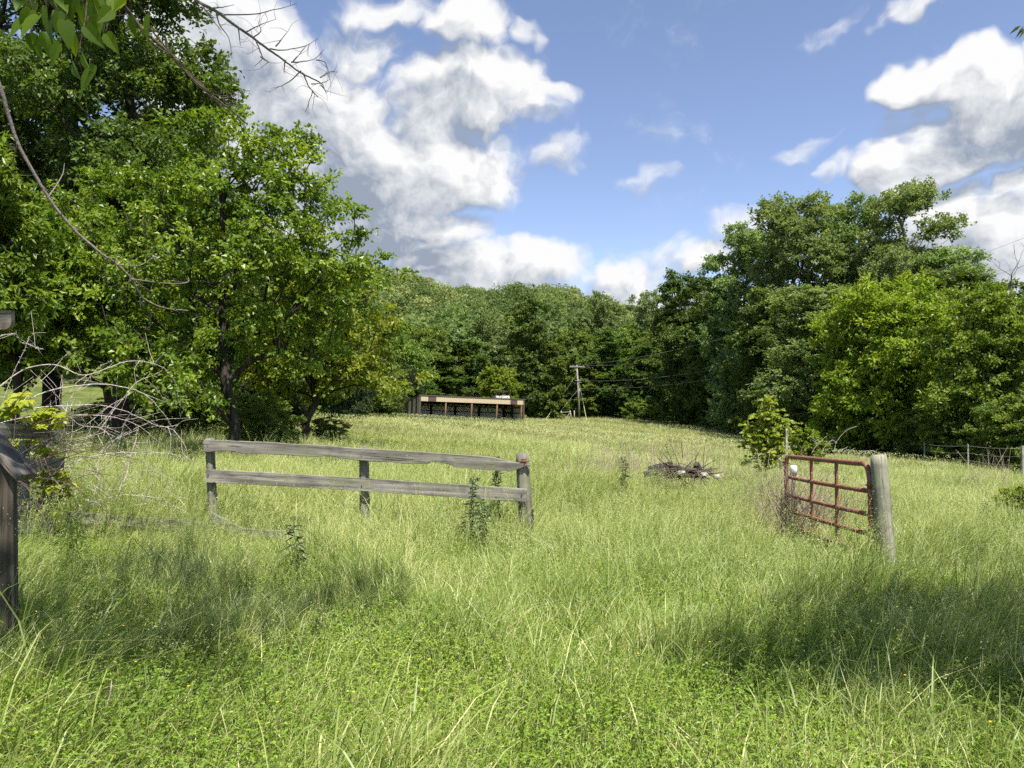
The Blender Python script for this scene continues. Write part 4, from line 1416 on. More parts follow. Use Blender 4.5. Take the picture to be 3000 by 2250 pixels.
def stems_bundle(name, label, cat, paths, Y0, Y1, r, mat, seed, extra=0, at_px=None, twig=.3, group=None):
    rng = np.random.default_rng(seed)
    p0 = W(*paths[0][0], Y0)
    root = MB()
    o0 = np.array((p0[0], p0[1], p0[2]))
    for pts in paths:
        P = smooth_path(pxpath(pts, Y0, Y1), 6) - o0
        P += np.cumsum(rng.normal(size=P.shape) * .0012 * Y0 / 4, axis=0)
        root.tube(P, np.linspace(r, r * .3, len(P)), 5)
        for _ in range(extra):
            i = rng.integers(2, len(P)); L = rng.uniform(.3, 1) * twig; d = unit(rng.normal(size=3)) * L
            root.tube(smooth_path([P[i], P[i] + d * .5 + rng.normal(size=3) * L * .08, P[i] + d], 3), np.linspace(r * .4, r * .1, 7), 4)
    o = root.build(name, mat, smooth=True)
    o.location = p0
    return tag(o, label, cat, group)


# ------------------------------------------------------------------ the tree overhead at the top left: bare branches and big hanging leaves
TWIG = bark_mat('bare_twig_bark', (.10, .08, .075), (.24, .20, .19), (40, 40, 40))
ot = thing('overhanging_tree', (-5.2, -.6, gz(-5, 0)), 'tree whose bare branches and large backlit leaves hang in from the top left', 'tree')
O0 = np.array(ot.location)


def branch_part(paths, Y0, Y1, r, seed, name='branch', mat=TWIG, extra=0):
    rng = np.random.default_rng(seed)
    mb = MB()
    for k, pts in enumerate(paths):
        rr = r if k == 0 else r * .38
        P = smooth_path(pxpath(pts, Y0, Y1 if k == 0 else Y0 + (Y1 - Y0) * .6), 6) - O0
        P += np.cumsum(rng.normal(size=P.shape) * .0010, axis=0)
        mb.tube(P, np.linspace(rr, rr * .3, len(P)), 6)
        for _ in range(extra):
            i = rng.integers(2, len(P)); L = rng.uniform(.04, .14); d = unit(rng.normal(size=3) * [1, .5, 1]) * L
            mb.tube(smooth_path([P[i], P[i] + d * .5 + rng.normal(size=3) * L * .1, P[i] + d], 3), np.linspace(rr * .35, rr * .12, 7), 4)
    return mb.build(name, mat, ot, True)


br1 = [[(430, -160), (505, -70), (574, 0), (633, 34), (692, 75), (741, 108), (791, 145), (836, 176), (882, 208), (922, 226), (943, 237)],
       [(656, 45), (741, 43), (814, 29), (875, 11)], [(723, 93), (760, 75), (807, 57)], [(633, 38), (646, 77), (669, 108), (678, 167)],
       [(750, 122), (764, 158), (764, 176), (741, 197)], [(764, 167), (793, 186)], [(698, 81), (703, 136)],
       [(791, 142), (836, 147), (895, 136), (938, 115)], [(809, 136), (843, 97)], [(836, 176), (834, 219)],
       [(854, 183), (886, 181), (927, 172), (954, 145)], [(859, 181), (900, 136)], [(882, 208), (845, 244), (805, 262)],
       [(886, 212), (904, 249), (915, 267), (904, 303), (894, 329)], [(913, 246), (940, 246), (965, 235)], [(940, 249), (956, 269)],
       [(915, 267), (932, 287)], [(938, 226), (967, 206), (988, 208)], [(927, 176), (954, 181), (963, 203)], [(620, 25), (650, 20), (684, 12)],
       [(590, 10), (625, 60), (650, 90)], [(741, 110), (765, 90), (758, 60)]]
branch_part(br1, 3.6, 3.9, .0095, 1, extra=3)
br2 = [[(330, -120), (357, 0), (384, 41), (420, 90), (488, 149), (542, 208), (606, 267), (656, 307), (692, 335), (728, 366)],
       [(420, 60), (470, 120), (530, 190), (600, 255), (640, 300), (690, 345)], [(384, 41), (440, 120), (510, 170), (570, 240), (660, 315)],
       [(651, 289), (700, 276)], [(664, 303), (696, 312)], [(606, 267), (640, 280), (668, 278)], [(390, -10), (440, 60), (500, 130)]]
branch_part(br2, 5.2, 6.0, .016, 2, mat=CANED, extra=4)
br3 = [[(-60, 120), (0, 253), (27, 344), (59, 434), (104, 515), (149, 588), (203, 656), (253, 706), (307, 750), (316, 754), (348, 781), (384, 818), (402, 854), (420, 876), (475, 903), (547, 912)],
       [(343, 775), (407, 777), (452, 750)], [(384, 818), (497, 831), (552, 828), (556, 812)], [(384, 822), (362, 849), (348, 885)], [(412, 872), (409, 886)],
       [(443, 908), (438, 966)], [(50, 420), (40, 470), (60, 520), (75, 560)], [(140, 580), (180, 520), (190, 480)], [(420, 640), (428, 700), (430, 745)],
       [(384, 818), (420, 840), (455, 858)], [(316, 754), (308, 800), (318, 840)]]
branch_part(br3, 6.2, 7.4, .017, 4, mat=TWIG, extra=4)
# trunk outside the picture and the limbs the branches come from
mb = MB()
mb.tube(smooth_path([(0, 0, -.2), (.1, .2, 2.5), (.5, .5, 4.6), (1.0, 1.5, 6.5), (1.2, 2.0, 8.5)], 5), np.linspace(.26, .10, 21), 10)
mb.build('trunk', BARK_D, ot, True)
for e_, r_ in ((W(430, -160, 3.6), .03), (W(330, -120, 5.2), .035), (W(-60, 120, 6.2), .03)):
    mb = MB(); a = np.array([.5, .5, 4.6]); b_ = e_ - O0
    mb.tube(smooth_path([a, (a + b_) / 2 + (0, 0, .5), b_], 6), np.linspace(.07, r_ * .5, 13), 8)
    mb.build('limb', BARK_D, ot, True)
# hanging heart-shaped leaves
BIG = [(180, 160), (190, 265), (290, 260), (390, 330), (470, 460), (530, 400), (610, 470), (580, 495), (550, 220), (690, 265), (640, 150), (720, 110), (850, 150), (970, 140), (340, 180),
       (480, 270), (680, 155), (440, 90), (300, 90), (560, 80), (610, 80), (230, 60), (380, 20), (500, 10), (660, 30), (150, 30), (740, 20), (330, 10), (420, 180), (250, 150), (600, 20), (820, 60),
       (200, 110), (470, 30), (540, 150), (380, 120)]
LF_BIG = leaf_mat('large_hanging_leaf', (.045, .08, .008), (.075, .12, .010), (.12, .175, .014), .5, tcol=(1.7, 1.6, .25), spec=.12)


def heart_leaf(mb, p, d, nr, L, tint):
    d = unit(d); side = unit(np.cross(d, nr)); up = np.cross(side, d)
    prof = [(0, .0), (-.04, .18), (.10, .38), (.30, .43), (.52, .36), (.74, .20), (.90, .08), (1.0, 0)]
    V = [p + d * L * 0.04 * 0]
    mid = [p + d * L * max(t, 0) - up * L * .10 * t * t for t, w in prof]
    Lf = [p + d * L * t + side * L * w * .62 + up * L * (.16 * w - .10 * t * t) for t, w in prof]
    Rt = [p + d * L * t - side * L * w * .62 + up * L * (.16 * w - .10 * t * t) for t, w in prof]
    n = len(prof)
    V = np.array(mid + Lf + Rt)
    f = []
    for i in range(n - 1):
        f.append((i, i + 1, n + i + 1, n + i)); f.append((i, 2 * n + i, 2 * n + i + 1, i + 1))
    mb.add(V, f4=f, tint=tint)


KX = math.sin(SUN_AZ) / math.tan(SUN_EL)
KY = math.cos(SUN_AZ) / math.tan(SUN_EL)


def hanging_leaves(rng):
    mb = MB(); mt = MB()
    pts = [(x / 2.212, y / 2.212 - 22) for x, y in BIG]
    for i, (px, py) in enumerate(pts):
        Y = rng.uniform(2.35, 2.8)
        p = W(px, py, Y) - O0
        d = np.array([rng.normal() * .35, rng.normal() * .35, -1.0])
        nr = np.array([rng.normal() * .6, -1, .3])
        heart_leaf(mb, p, d, nr, rng.uniform(.08, .105), rng.uniform(.1, .9))
        mt.tube([p, p + (rng.normal() * .01, 0, .035)], .0012, 4)
    for q in ([(-20, -60), (110, -20), (190, 60), (200, 120), (178, 170)], [(300, -80), (260, -20), (250, 60), (230, 160), (240, 210)], [(60, -60), (100, 40), (88, 110)], [(420, -60), (370, 0), (320, 50), (300, 100)]):
        mt.tube(smooth_path(pxpath(q, 2.6, 2.6), 5) - O0, np.linspace(.004, .0012, (len(q) - 1) * 5 + 1), 5)
    # more of the same foliage above the picture: it shades the grass at the left
    n = 2600
    cs = np.array([(x_ + KX * h_, y_ + KY * h_, h_) for x_, y_, h_ in ((-2.6, 4.7, 6.0), (-3.4, 5.4, 6.5), (-2.7, 6.2, 7.2), (-2.0, 4.6, 7.0), (-3.6, 4.5, 6.2), (-2.2, 5.4, 7.8), (-3.6, 4.0, 7.0), (-3.3, 6.9, 7.9), (-1.5, 5.6, 7.3))]) - O0
    k = rng.integers(0, len(cs), n)
    P = cs[k] + unit(rng.normal(size=(n, 3))) * (rng.random((n, 1)) ** .5) * np.array([.75, .75, .35])
    D = rng.normal(size=(n, 3)) * .5 + np.array([0, 0, -.8]); N = rng.normal(size=(n, 3)) + np.array([0, 0, 1.0])
    mb.leaves(P, D, N, rng.uniform(.10, .16, n), rng.uniform(.07, .11, n), .2, rng.uniform(.2, .8, n))
    for c_ in cs:
        mt.tube(smooth_path([np.array([.8, 1.2, 5.5]), (c_ + (.8, 1.2, 5.5)) / 2 + (0, 0, .5), c_], 4), np.linspace(.05, .012, 9), 5)
    mt.build('twigs', CANED, ot, True)
    mb.build('leaves', LF_BIG, ot)


hanging_leaves(np.random.default_rng(8))

# the tree beyond the right edge: one leaf spray shows at the top right, its crown shades the grass below
rt_ = thing('compound_leaf_tree', (10.5, 3.0, gz(10, 3)), 'tree just out of view whose pointed leaf spray shows at the top right corner', 'tree')
R0 = np.array(rt_.location)
mb = MB(); mb.tube(smooth_path([(0, 0, -.2), (-.1, .1, 2), (-.5, .3, 4.5), (-1.6, .7, 7)], 5), np.linspace(.2, .08, 16), 9); mb.build('trunk', BARK_D, rt_, True)
rng = np.random.default_rng(77)
mb = MB(); mt = MB()
tipp = W(2985, 95, 3.2) - R0
k = 9
th = np.linspace(-.3, 1.2, k)
for i in range(k):
    d = np.array([-.55 + .12 * i, 0, -.55 - .05 * i]) + rng.normal(size=3) * .06
    mb.leaves((tipp + np.array([.012 * i, 0, .012 - .003 * i]))[None] + (.01, 0, .02), d[None], np.array([[.5, -1, .6]]), .065, .014, .2, rng.uniform(.2, 1))
mt.tube(smooth_path([tipp + (.25, 0, .12), tipp + (.1, 0, .06), tipp], 4), .0015, 4)
n = 4600
cs = np.array(SHADE_R) - R0 if 'SHADE_R' in globals() else np.array([(x_ + KX * h_, y_ + KY * h_, h_) for x_, y_, h_ in ((3.5, 5.9, 7.2), (4.7, 6.1, 7.0), (2.6, 5.5, 7.4), (3.4, 4.9, 6.8), (4.3, 4.9, 7.6), (2.5, 4.6, 7.0), (1.7, 4.6, 7.2), (5.6, 7.0, 7.2), (3.1, 4.2, 6.6), (5.2, 5.6, 7.6))]) - R0
kk = rng.integers(0, len(cs), n)
P = cs[kk] + unit(rng.normal(size=(n, 3))) * (rng.random((n, 1)) ** .5) * np.array([.8, .8, .4])
D = rng.normal(size=(n, 3)) * .6 + np.array([0, 0, -.6]); N = rng.normal(size=(n, 3)) + np.array([0, 0, 1.2])
mb.leaves(P, D, N, rng.uniform(.14, .20, n), rng.uniform(.06, .09, n), .2, rng.uniform(.2, .8, n))
for c_ in cs:
    mt.tube(smooth_path([np.array([-.7, .35, 5.0]), (c_ + (-.7, .35, 5.0)) / 2 + (0, 0, .4), c_], 4), np.linspace(.05, .012, 9), 5)
mt.build('branches', CANED, rt_, True)
mb.build('crown', LF_NEAR, rt_)

# bare tree tops at the far right
bt = thing('bare_tree', at(2965, 58), 'leafless grey tree top against the clouds at the right edge', 'tree')
rng = np.random.default_rng(14)
Hb = W(2965, 715, 58)[2] - bt.location.z
cl = np.stack([rng.normal(size=46) * 1.0, rng.normal(size=46) * .8, Hb * rng.uniform(.80, 1.0, 46)], 1)
P, par, r, e_ = skeleton(rng, [np.array([0, 0, -.2])] + [np.array([.1 * math.sin(i), 0, Hb * .8 * i / 8]) for i in range(1, 9)], cl, .09, .010, path_w=.4)
mb = MB(); limb_mesh(mb, P, par, r, 0, (3, 6)); mb.build('trunk', BARK_G, bt)

# sapling by the gate with big lobed leaves
sp_ = at(2238, 18)
rng = np.random.default_rng(15)
sr = thing('sapling', sp_, 'young leafy sapling with broad bright leaves standing beyond the far end of the gate', 'tree')
s0 = np.array(sp_)
lob = [px_lobe(2240, 1212, 32, 45, 18, s0), px_lobe(2255, 1268, 40, 42, 18, s0), px_lobe(2215, 1285, 34, 40, 18, s0), px_lobe(2235, 1335, 26, 35, 18, s0), px_lobe(2285, 1255, 34, 22, 18, s0), px_lobe(2270, 1310, 30, 40, 18, s0), px_lobe(2243, 1170, 14, 14, 18, s0)]
cl = crown_points(rng, lob, 85, .5)
Ht = W(2243, 1160, 18)[2] - s0[2]
P, par, r, e_ = skeleton(rng, [np.array([0, 0, -.1])] + [np.array([.01 * i, 0, Ht * i / 9]) for i in range(1, 10)], cl, .018, .003, path_w=.1)
mb = MB(); limb_mesh(mb, P, par, r, 0, (3, 5)); mb.build('trunk', BARK_G, sr)
mb = MB()
for c_ in cl:
    for _ in range(7):
        q = c_ + rng.normal(size=3) * .11
        yaw = rng.uniform(0, 6.28); k = 5; th = yaw + np.linspace(-1.7, 1.7, k)
        d = np.stack([np.cos(th), np.sin(th), np.full(k, rng.uniform(-1.2, .3))], 1)
        s = .15 * rng.uniform(.6, 1.1) * np.array([.7, .9, 1, .9, .7])
        mb.leaves(np.tile(q, (k, 1)), d, np.tile([.1, -.7, .8], (k, 1)) + rng.normal(size=(1, 3)) * .7, s, s * .75, .1, np.clip(.7 + .25 * rng.normal(), 0, 1))
mb.build('crown', LF_YEL, sr)

# ------------------------------------------------------------------ dead stems, debris, thistles
DEADS = bark_mat('dry_stem', (.20, .14, .11), (.40, .31, .25), (30, 30, 30))


def dry_clump(name, px, Y, n, h, spread, label, seed, mat=DEADS, r=.004, group=None, lean=.15, heads=False, cat='dry weeds'):
    rng = np.random.default_rng(seed)
    o0 = np.array(at(px, Y)); mb = MB()
    for _ in range(n):
        b = np.array([rng.normal() * spread, rng.normal() * spread * .7, 0]); b[2] = gz(o0[0] + b[0], o0[1] + b[1]) - o0[2]
        H = h * rng.uniform(.45, 1.1); d = np.array([rng.normal() * lean, rng.normal() * lean, 1.0]) * H
        q = [b, b + d * .5 + rng.normal(size=3) * [.04, .04, 0] * H, b + d + rng.normal(size=3) * [.08, .08, 0] * H]
        P = smooth_path(q, 3); mb.tube(P, np.linspace(r, r * .4, len(P)), 3)
        for _ in range(rng.integers(1, 5)):
            i = rng.integers(2, len(P)); e = unit(np.array([rng.normal(), rng.normal(), 1.2])) * H * rng.uniform(.08, .28)
            mb.tube([P[i], P[i] + e], [r * .5, r * .25], 3)
            if heads:
                mb.leaves((P[i] + e)[None].repeat(4, 0), rng.normal(size=(4, 3)) + [0, 0, .5], rng.normal(size=(4, 3)), .03, .02)
    o = mb.build(name, mat); o.location = o0
    return tag(o, label, cat, group)


dry_clump('weed_clump', 1850, 17, 130, 1.0, .8, 'brownish dry stems standing left of the board pile in the meadow', 1, r=.0065)
dry_clump('weed_clump', 2020, 18, 110, 1.0, .8, 'thin dry stems standing behind the board pile in the meadow', 2, r=.0055)
dry_clump('weed_clump', 1780, 18, 70, .8, .5, 'sparse dry stems at the left end of the brown patch in the meadow', 3, r=.006)
dry_clump('weed_clump', 2895, 17, 12, 1.15, .35, 'tall pale dry flower stalks in front of the right woods', 4, r=.006, heads=True)
dry_clump('weed_clump', 2835, 18, 8, .95, .3, 'shorter pale dry flower stalks left of the tallest stalks at the right', 5, r=.006, heads=True)
dry_clump('weed_clump', 2875, 13, 9, .55, .5, 'dark upright dead stems in the grass right of the gate post', 6, r=.004, lean=.08, mat=CANED)
dry_clump('vine_tangle', 2335, 10.0, 260, .95, .26, 'grey tangle of dead vine wound through the far end of the red gate', 7, r=.0048, lean=.5, cat='dead vine')
dry_clump('vine_tangle', 2410, 10.6, 60, .75, .32, 'thin dead weed stems behind the middle of the red gate', 8, r=.003, lean=.45, cat='dead vine')
dry_clump('vine_tangle', 2250, 10.2, 30, .6, .3, 'sparse bare twigs in the grass left of the gate', 9, r=.003, lean=.4, cat='dead vine')


# big silver dead stems behind the gate
SILV = bark_mat('silver_deadwood', (.26, .24, .22), (.5, .47, .43), (30, 30, 30))
stems_bundle('dead_branch', 'curving silver dead stem rising behind the red gate, tallest of those there', 'branch', [[(2443, 1330), (2455, 1295), (2480, 1265), (2515, 1248)], [(2452, 1300), (2440, 1290), (2430, 1300)]], 12, 12, .0045, SILV, 31, 2)
stems_bundle('dead_branch', 'silver dead stem arching just left of the tallest one behind the gate', 'branch', [[(2405, 1330), (2412, 1310), (2430, 1290), (2438, 1285)]], 12, 12, .0045, SILV, 32, 1)
stems_bundle('dead_branch', 'thin silver dead stem leaning right above the gate top rail', 'branch', [[(2376, 1330), (2395, 1300), (2415, 1278)], [(2395, 1300), (2380, 1290)]], 12, 12, .005, SILV, 33, 2)
stems_bundle('dead_branch', 'low forked dead twigs just left of the gate post top', 'branch', [[(2516, 1370), (2514, 1338), (2530, 1326), (2560, 1322)], [(2540, 1375), (2538, 1340), (2537, 1318)], [(2537, 1330), (2552, 1322), (2566, 1325)], [(2462, 1325), (2475, 1312), (2485, 1305)], [(2483, 1332), (2495, 1318), (2506, 1310)]], 11, 11, .0045, SILV, 34, 1)
stems_bundle('dead_branch', 'thin dark stems sticking up out of the board pile', 'branch', [[(1998, 1385), (1985, 1350), (1968, 1310), (1957, 1265)], [(2063, 1390), (2062, 1340), (2068, 1285), (2085, 1260)], [(1970, 1360), (1960, 1330), (1950, 1300)], [(2000, 1340), (1999, 1290)]], 16, 16, .009, CANED, 35, 5)

# heap of old boards and brush
hp = thing('board_heap', at(1985, 16), 'low heap of dark old boards and brush lying in the meadow', 'heap')
h0 = np.array(hp.location)
OLDB = board_mat('rotting_dark_board', (.035, .03, .028), (.10, .09, .08), (.012, .01, .01), 'X')
for i, (a, b, w_, t_) in enumerate((((1900, 1374), (1968, 1360), .11, .05), ((1905, 1385), (1975, 1370), .06, .10), ((1890, 1390), (1930, 1378), .12, .1), ((2040, 1358), (2052, 1388), .11, .1), ((2010, 1370), (2062, 1386), .05, .07), ((1960, 1392), (2050, 1394), .10, .3),
                                   ((2058, 1388), (2085, 1372), .04, .04), ((1975, 1372), (2030, 1378), .12, .5))):
    plank('board', W(*a, 16 - .1 * (i % 3)), W(*b, 16.1 + .1 * (i % 2)), w_, t_, hp, OLDB, 90 + i, .01)
rng = np.random.default_rng(44)
mb = MB()
for _ in range(260):
    a = W(rng.uniform(1950, 2060), rng.uniform(1372, 1395), 16 + rng.normal() * .25) - h0
    d = unit(rng.normal(size=3) * [1, 1, .35]) * rng.uniform(.15, .6)
    mb.tube([a, a + d * .5 + rng.normal(size=3) * .02, a + d], [.012, .009, .004], 4)
mb.build('brush', CANED, hp)
STONE = noisy_mat('pale_limestone', (.22, .20, .17), (.36, .33, .29), 6, .9)
for (px, py, s, lb) in ((1996, 1392, .09, 'pale rock lying at the middle of the board heap'), (2062, 1396, .08, 'pale rock at the right end of the board heap'), (2100, 1402, .08, 'pale flat rock farthest right of the board heap')):
    p = W(px, py - 6, 15.6)
    th = np.linspace(0, 2 * np.pi, 10, endpoint=False); V = []
    for j, ph in enumerate(np.linspace(-1.4, 1.4, 6)):
        rr_ = s * math.cos(ph) * (1 + .18 * rng.normal(size=10)); V.append(np.stack([np.cos(th) * rr_, np.sin(th) * rr_, np.full(10, s * .7 * math.sin(ph))], 1))
    mb = MB(); mb.add(np.concatenate(V), f4=[(i * 10 + j, i * 10 + (j + 1) % 10, (i + 1) * 10 + (j + 1) % 10, (i + 1) * 10 + j) for i in range(5) for j in range(10)])
    o = mb.build('rock', STONE); o.location = p; tag(o, lb, 'rock')


# spiny thistles
LF_TH = leaf_mat('thistle_leaf', (.05, .085, .03), (.085, .13, .05), (.16, .20, .10), .2)


def thistle(name, px, Y, H, label, seed, nst=2):
    rng = np.random.default_rng(seed)
    r0 = thing(name, at(px, Y), label, 'weed')
    ms, ml = MB(), MB()
    for s in range(nst):
        lean = np.array([rng.normal() * .08, rng.normal() * .08, 1]) * H * rng.uniform(.8, 1)
        P = smooth_path([(rng.normal() * .02, 0, 0), lean * .5 + rng.normal(size=3) * .02, lean], 10)
        ms.tube(P, np.linspace(.008, .0035, len(P)), 5)
        for i in range(2, len(P)):
            for _ in range(3):
                yaw = rng.uniform(0, 6.28); L = rng.uniform(.08, .2) * (1.15 - .7 * i / len(P))
                d = np.array([math.cos(yaw), math.sin(yaw), rng.uniform(-.5, .5)])
                q = P[i]
                sd_ = np.array([-math.sin(yaw), math.cos(yaw), 0])
                ml.leaves(q[None], d[None], np.array([[0, 0, 1.]]), L, L * .28, .3, rng.uniform(.2, .9))
                for f in (.3, .55, .78):
                    for sg in (-1, 1):
                        ml.leaves((q + d / np.linalg.norm(d) * L * f * .9)[None], (d * .5 + sd_ * sg)[None], np.array([[0, 0, 1.]]), L * .3 * (1.2 - f), L * .13, .2, rng.uniform(.3, 1))
        for _ in range(3):
            e = P[-1] + rng.normal(size=3) * [.03, .03, .03]
            ms.tube([P[-2], e], .003, 4)
            ml.leaves(np.tile(e, (9, 1)), rng.normal(size=(9, 3)) + [0, 0, .8], rng.normal(size=(9, 3)), .028, .014, .2, .9)
    ms.build('stem', LF_TH, r0)
    ml.build('leaves', LF_TH, r0)


thistle('thistle', 1378, 8.0, .98, 'tall spiny thistle in front of the right half of the plank fence', 1, 2)
thistle('thistle', 1452, 8.7, 1.02, 'tall thistle behind the rails just left of the round fence post', 2, 3)
thistle('thistle', 1405, 7.8, .62, 'lower bushy thistle under the bottom rail near the round post', 3, 3)
thistle('thistle', 1832, 13.5, .78, 'dark leafy thistle standing alone in front of the board heap', 4, 2)
thistle('thistle', 880, 6.3, .62, 'thin dark weed stem below the left half of the plank fence', 5, 1)
thistle('thistle', 2872, 11.5, .5, 'leafy green weed in the grass right of the gate post', 6, 3)


def ferny(name, px, Y, H, label, seed):
    rng = np.random.default_rng(seed)
    r0 = thing(name, at(px, Y), label, 'weed')
    ms, ml = MB(), MB()
    for s in range(2):
        lean = np.array([rng.normal() * .12, rng.normal() * .1, 1]) * H * rng.uniform(.85, 1.05)
        P = smooth_path([(s * .09, 0, 0), lean * .5, lean], 12)
        ms.tube(P, np.linspace(.004, .0015, len(P)), 4)
        n = 240
        i = rng.integers(3, len(P), n); t = i / len(P)
        yaw = rng.uniform(0, 6.28, n); out = rng.random(n) * .16 * (1.2 - t)
        p = P[i] + np.stack([np.cos(yaw) * out, np.sin(yaw) * out, rng.normal(size=n) * .02], 1)
        ml.leaves(p, np.stack([np.cos(yaw), np.sin(yaw), rng.normal(size=n) * .4], 1), rng.normal(size=(n, 3)) * .3 + [0, 0, 1], .045, .01, .1, rng.uniform(.1, .6, n))
    ms.build('stem', LF_OAK, r0)
    ml.build('leaves', LF_OAK, r0)


ferny('feathery_weed', 190, 5.6, .75, 'feathery dark green weed with fine leaves right of the brown handrail post', 1)
ferny('feathery_weed', 235, 6.2, .75, 'feathery weed a little behind and right of the first one by the handrail', 2)

# sticks lying and standing in the foreground
for (pts, Y0, Y1, r, lb) in (([(292, 2220), (300, 2130), (322, 2020), (328, 1985)], 3.4, 3.5, .0065, 'thick brown dead stalk standing upright in the near grass at the left'),
                             ([(216, 2250), (228, 2195), (236, 2165)], 3.3, 3.3, .005, 'short pale dead stalk at the bottom edge left of the thick stalk'),
                             ([(690, 2215), (760, 2150), (850, 2060), (905, 2030)], 3.6, 4.1, .005, 'pale leaning stick in the near grass'),
                             ([(700, 2150), (850, 2090), (1000, 2065), (1060, 2058)], 3.9, 4.2, .004, 'thin dark twig crossing the leaning stick in the near grass'),
                             ([(582, 1942), (625, 1890), (672, 1830)], 4.6, 5.0, .004, 'pale thin stick in the shaded grass'),
                             ([(958, 1875), (940, 1800), (928, 1735)], 4.9, 5.0, .003, 'thin straw stalk standing in the grass below the fence'),
                             ([(230, 1850), (310, 1790), (390, 1735)], 4.9, 5.6, .005, 'dark stick leaning in the shaded grass right of the handrail post')):
    stems_bundle('stick', lb, 'stick', [pts], Y0, Y1, r, DEADS, int(pts[0][0]), 1, twig=.06)

# ------------------------------------------------------------------ grass
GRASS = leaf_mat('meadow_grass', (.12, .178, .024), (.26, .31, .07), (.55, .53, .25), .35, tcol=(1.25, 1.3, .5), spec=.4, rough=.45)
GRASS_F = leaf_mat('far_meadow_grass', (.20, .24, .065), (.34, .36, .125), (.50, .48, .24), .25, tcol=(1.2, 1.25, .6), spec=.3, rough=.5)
SEED = leaf_mat('grass_seed_heads', (.26, .29, .09), (.38, .40, .15), (.52, .50, .26), .32, tcol=(1.1, 1.1, .7), spec=.2)
COVER = leaf_mat('low_herb_leaves', (.10, .175, .016), (.20, .30, .032), (.34, .43, .06), .40, spec=.35)


def wave(x, y, a, b, c, d):
    return .5 + .25 * np.sin(x * a + y * b + c) + .25 * np.sin(x * b * 1.3 - y * a * .9 + d)


def sample_wedge(rng, n, y0, y1, pad=.6):
    """points on the visible wedge of ground, even per area"""
    y = np.sqrt(rng.uniform(y0 * y0, y1 * y1, int(n * 1.25)))
    x = rng.uniform(-1, 1, len(y)) * (y * .72 + pad)
    keep = (x < fence_x(y) + .6 * np.sin(y)) & (x > left_x(y) - 3)
    # thin out in the shade of the left woods
    dl = x - left_x(y)
    keep &= rng.random(len(y)) < np.clip(.25 + dl / 5, .15, 1)
    return x[keep][:n], y[keep][:n]


def in_shed(x, y):
    c, s = math.cos(R(22)), math.sin(R(22)); dx, dy_ = x + 10.04, y - 80
    u, v = dx * c + dy_ * s, -dx * s + dy_ * c
    return (u > -.1) & (u < 12.4) & (v > .2) & (v < 6.1)


def blades(rng, mb, x, y, h, w, lean, bend, nseg, tint):
    n = len(x)
    z = ground(x, y) - .02
    base = np.stack([x, y, z], 1)
    la = np.arctan2(lean[:, 1], lean[:, 0]); lm = np.hypot(lean[:, 0], lean[:, 1])
    dirv = np.stack([np.cos(la), np.sin(la), 0 * la], 1)
    fa = rng.uniform(0, np.pi, n)
    side = np.stack([np.cos(fa), np.sin(fa) * .6, 0 * fa], 1)
    rows = []
    for s in range(nseg + 1):
        t = s / nseg
        c = base + np.array([0, 0, 1.0]) * (h * (t - bend * .38 * t ** 3))[:, None] + dirv * (h * lm * (t ** 1.7 + bend * .5 * t ** 3))[:, None]
        if s < nseg:
            ww = (w * (1 - .55 * t ** 1.5) * .5)[:, None]
            rows += [c - side * ww, c + side * ww]
        else:
            rows += [c]
    k = 2 * nseg + 1
    V = np.stack(rows, 1).reshape(-1, 3)
    b = np.arange(n)[:, None] * k
    f3 = b + np.array([[2 * nseg - 2, 2 * nseg - 1, 2 * nseg]])
    f4 = np.concatenate([b + np.array([[2 * s, 2 * s + 1, 2 * s + 3, 2 * s + 2]]) for s in range(nseg - 1)]) if nseg > 1 else None
    mb.add(V, f3=f3, f4=f4, tint=np.repeat(tint, k))
    return rows[-1], dirv


def wind(rng, x, y, m0, m1):
    a = .3 + 1.1 * np.sin(x * .55 + y * .22 + .5) + .9 * np.sin(y * .8 - x * .3 + 2.1) + rng.normal(size=len(x)) * 1.25
    m = m0 + (m1 - m0) * rng.random(len(x)) ** 1.2 * (.6 + .8 * wave(x, y, 1.3, .9, 0, 2))
    return np.stack([np.cos(a) * m, np.sin(a) * m], 1)


def tall_stems(rng, mbs, mbh, x, y, h, ns, size, w):
    n = len(x)
    ln = wind(rng, x, y, .1, .42)
    tint = np.clip(.45 + .25 * rng.normal(size=n), 0, 1)
    tipv, dv = blades(rng, mbs, x, y, h, np.full(n, w), ln, np.full(n, .35), 4, tint)
    # spikelets along the last quarter of the stem
    base = np.stack([x, y, ground(x, y)], 1)
    t = rng.uniform(.74, 1.0, (n, ns))
    lm = np.hypot(ln[:, 0], ln[:, 1])
    hh = h[:, None]
    c = base[:, None, :] + np.stack([0 * t, 0 * t, hh * (t - .35 * .38 * t ** 3)], 2) + dv[:, None, :] * (hh * lm[:, None] * (t ** 1.7 + .35 * .5 * t ** 3))[..., None]
    open_ = rng.uniform(.2, 1.0, (n, 1, 1))
    off = rng.normal(size=(n, ns, 3)) * np.array([.016, .016, .006]) * open_ * (1.3 - t[..., None])* 3
    c = c + off
    d = dv[:, None, :] * .5 + np.array([0, 0, .5]) + rng.normal(size=(n, ns, 3)) * .5
    nr = rng.normal(size=(n, ns, 3)) + np.array([0, -.6, .6])
    tt = np.clip(np.repeat(.5 + .2 * rng.normal(size=n), ns) + .12 * rng.normal(size=n * ns), 0, 1)
    N = n * ns
    s = size * rng.uniform(.6, 1.3, N)
    mbh.leaves(c.reshape(-1, 3), d.reshape(-1, 3), nr.reshape(-1, 3), s, s * .34, .1, tt)


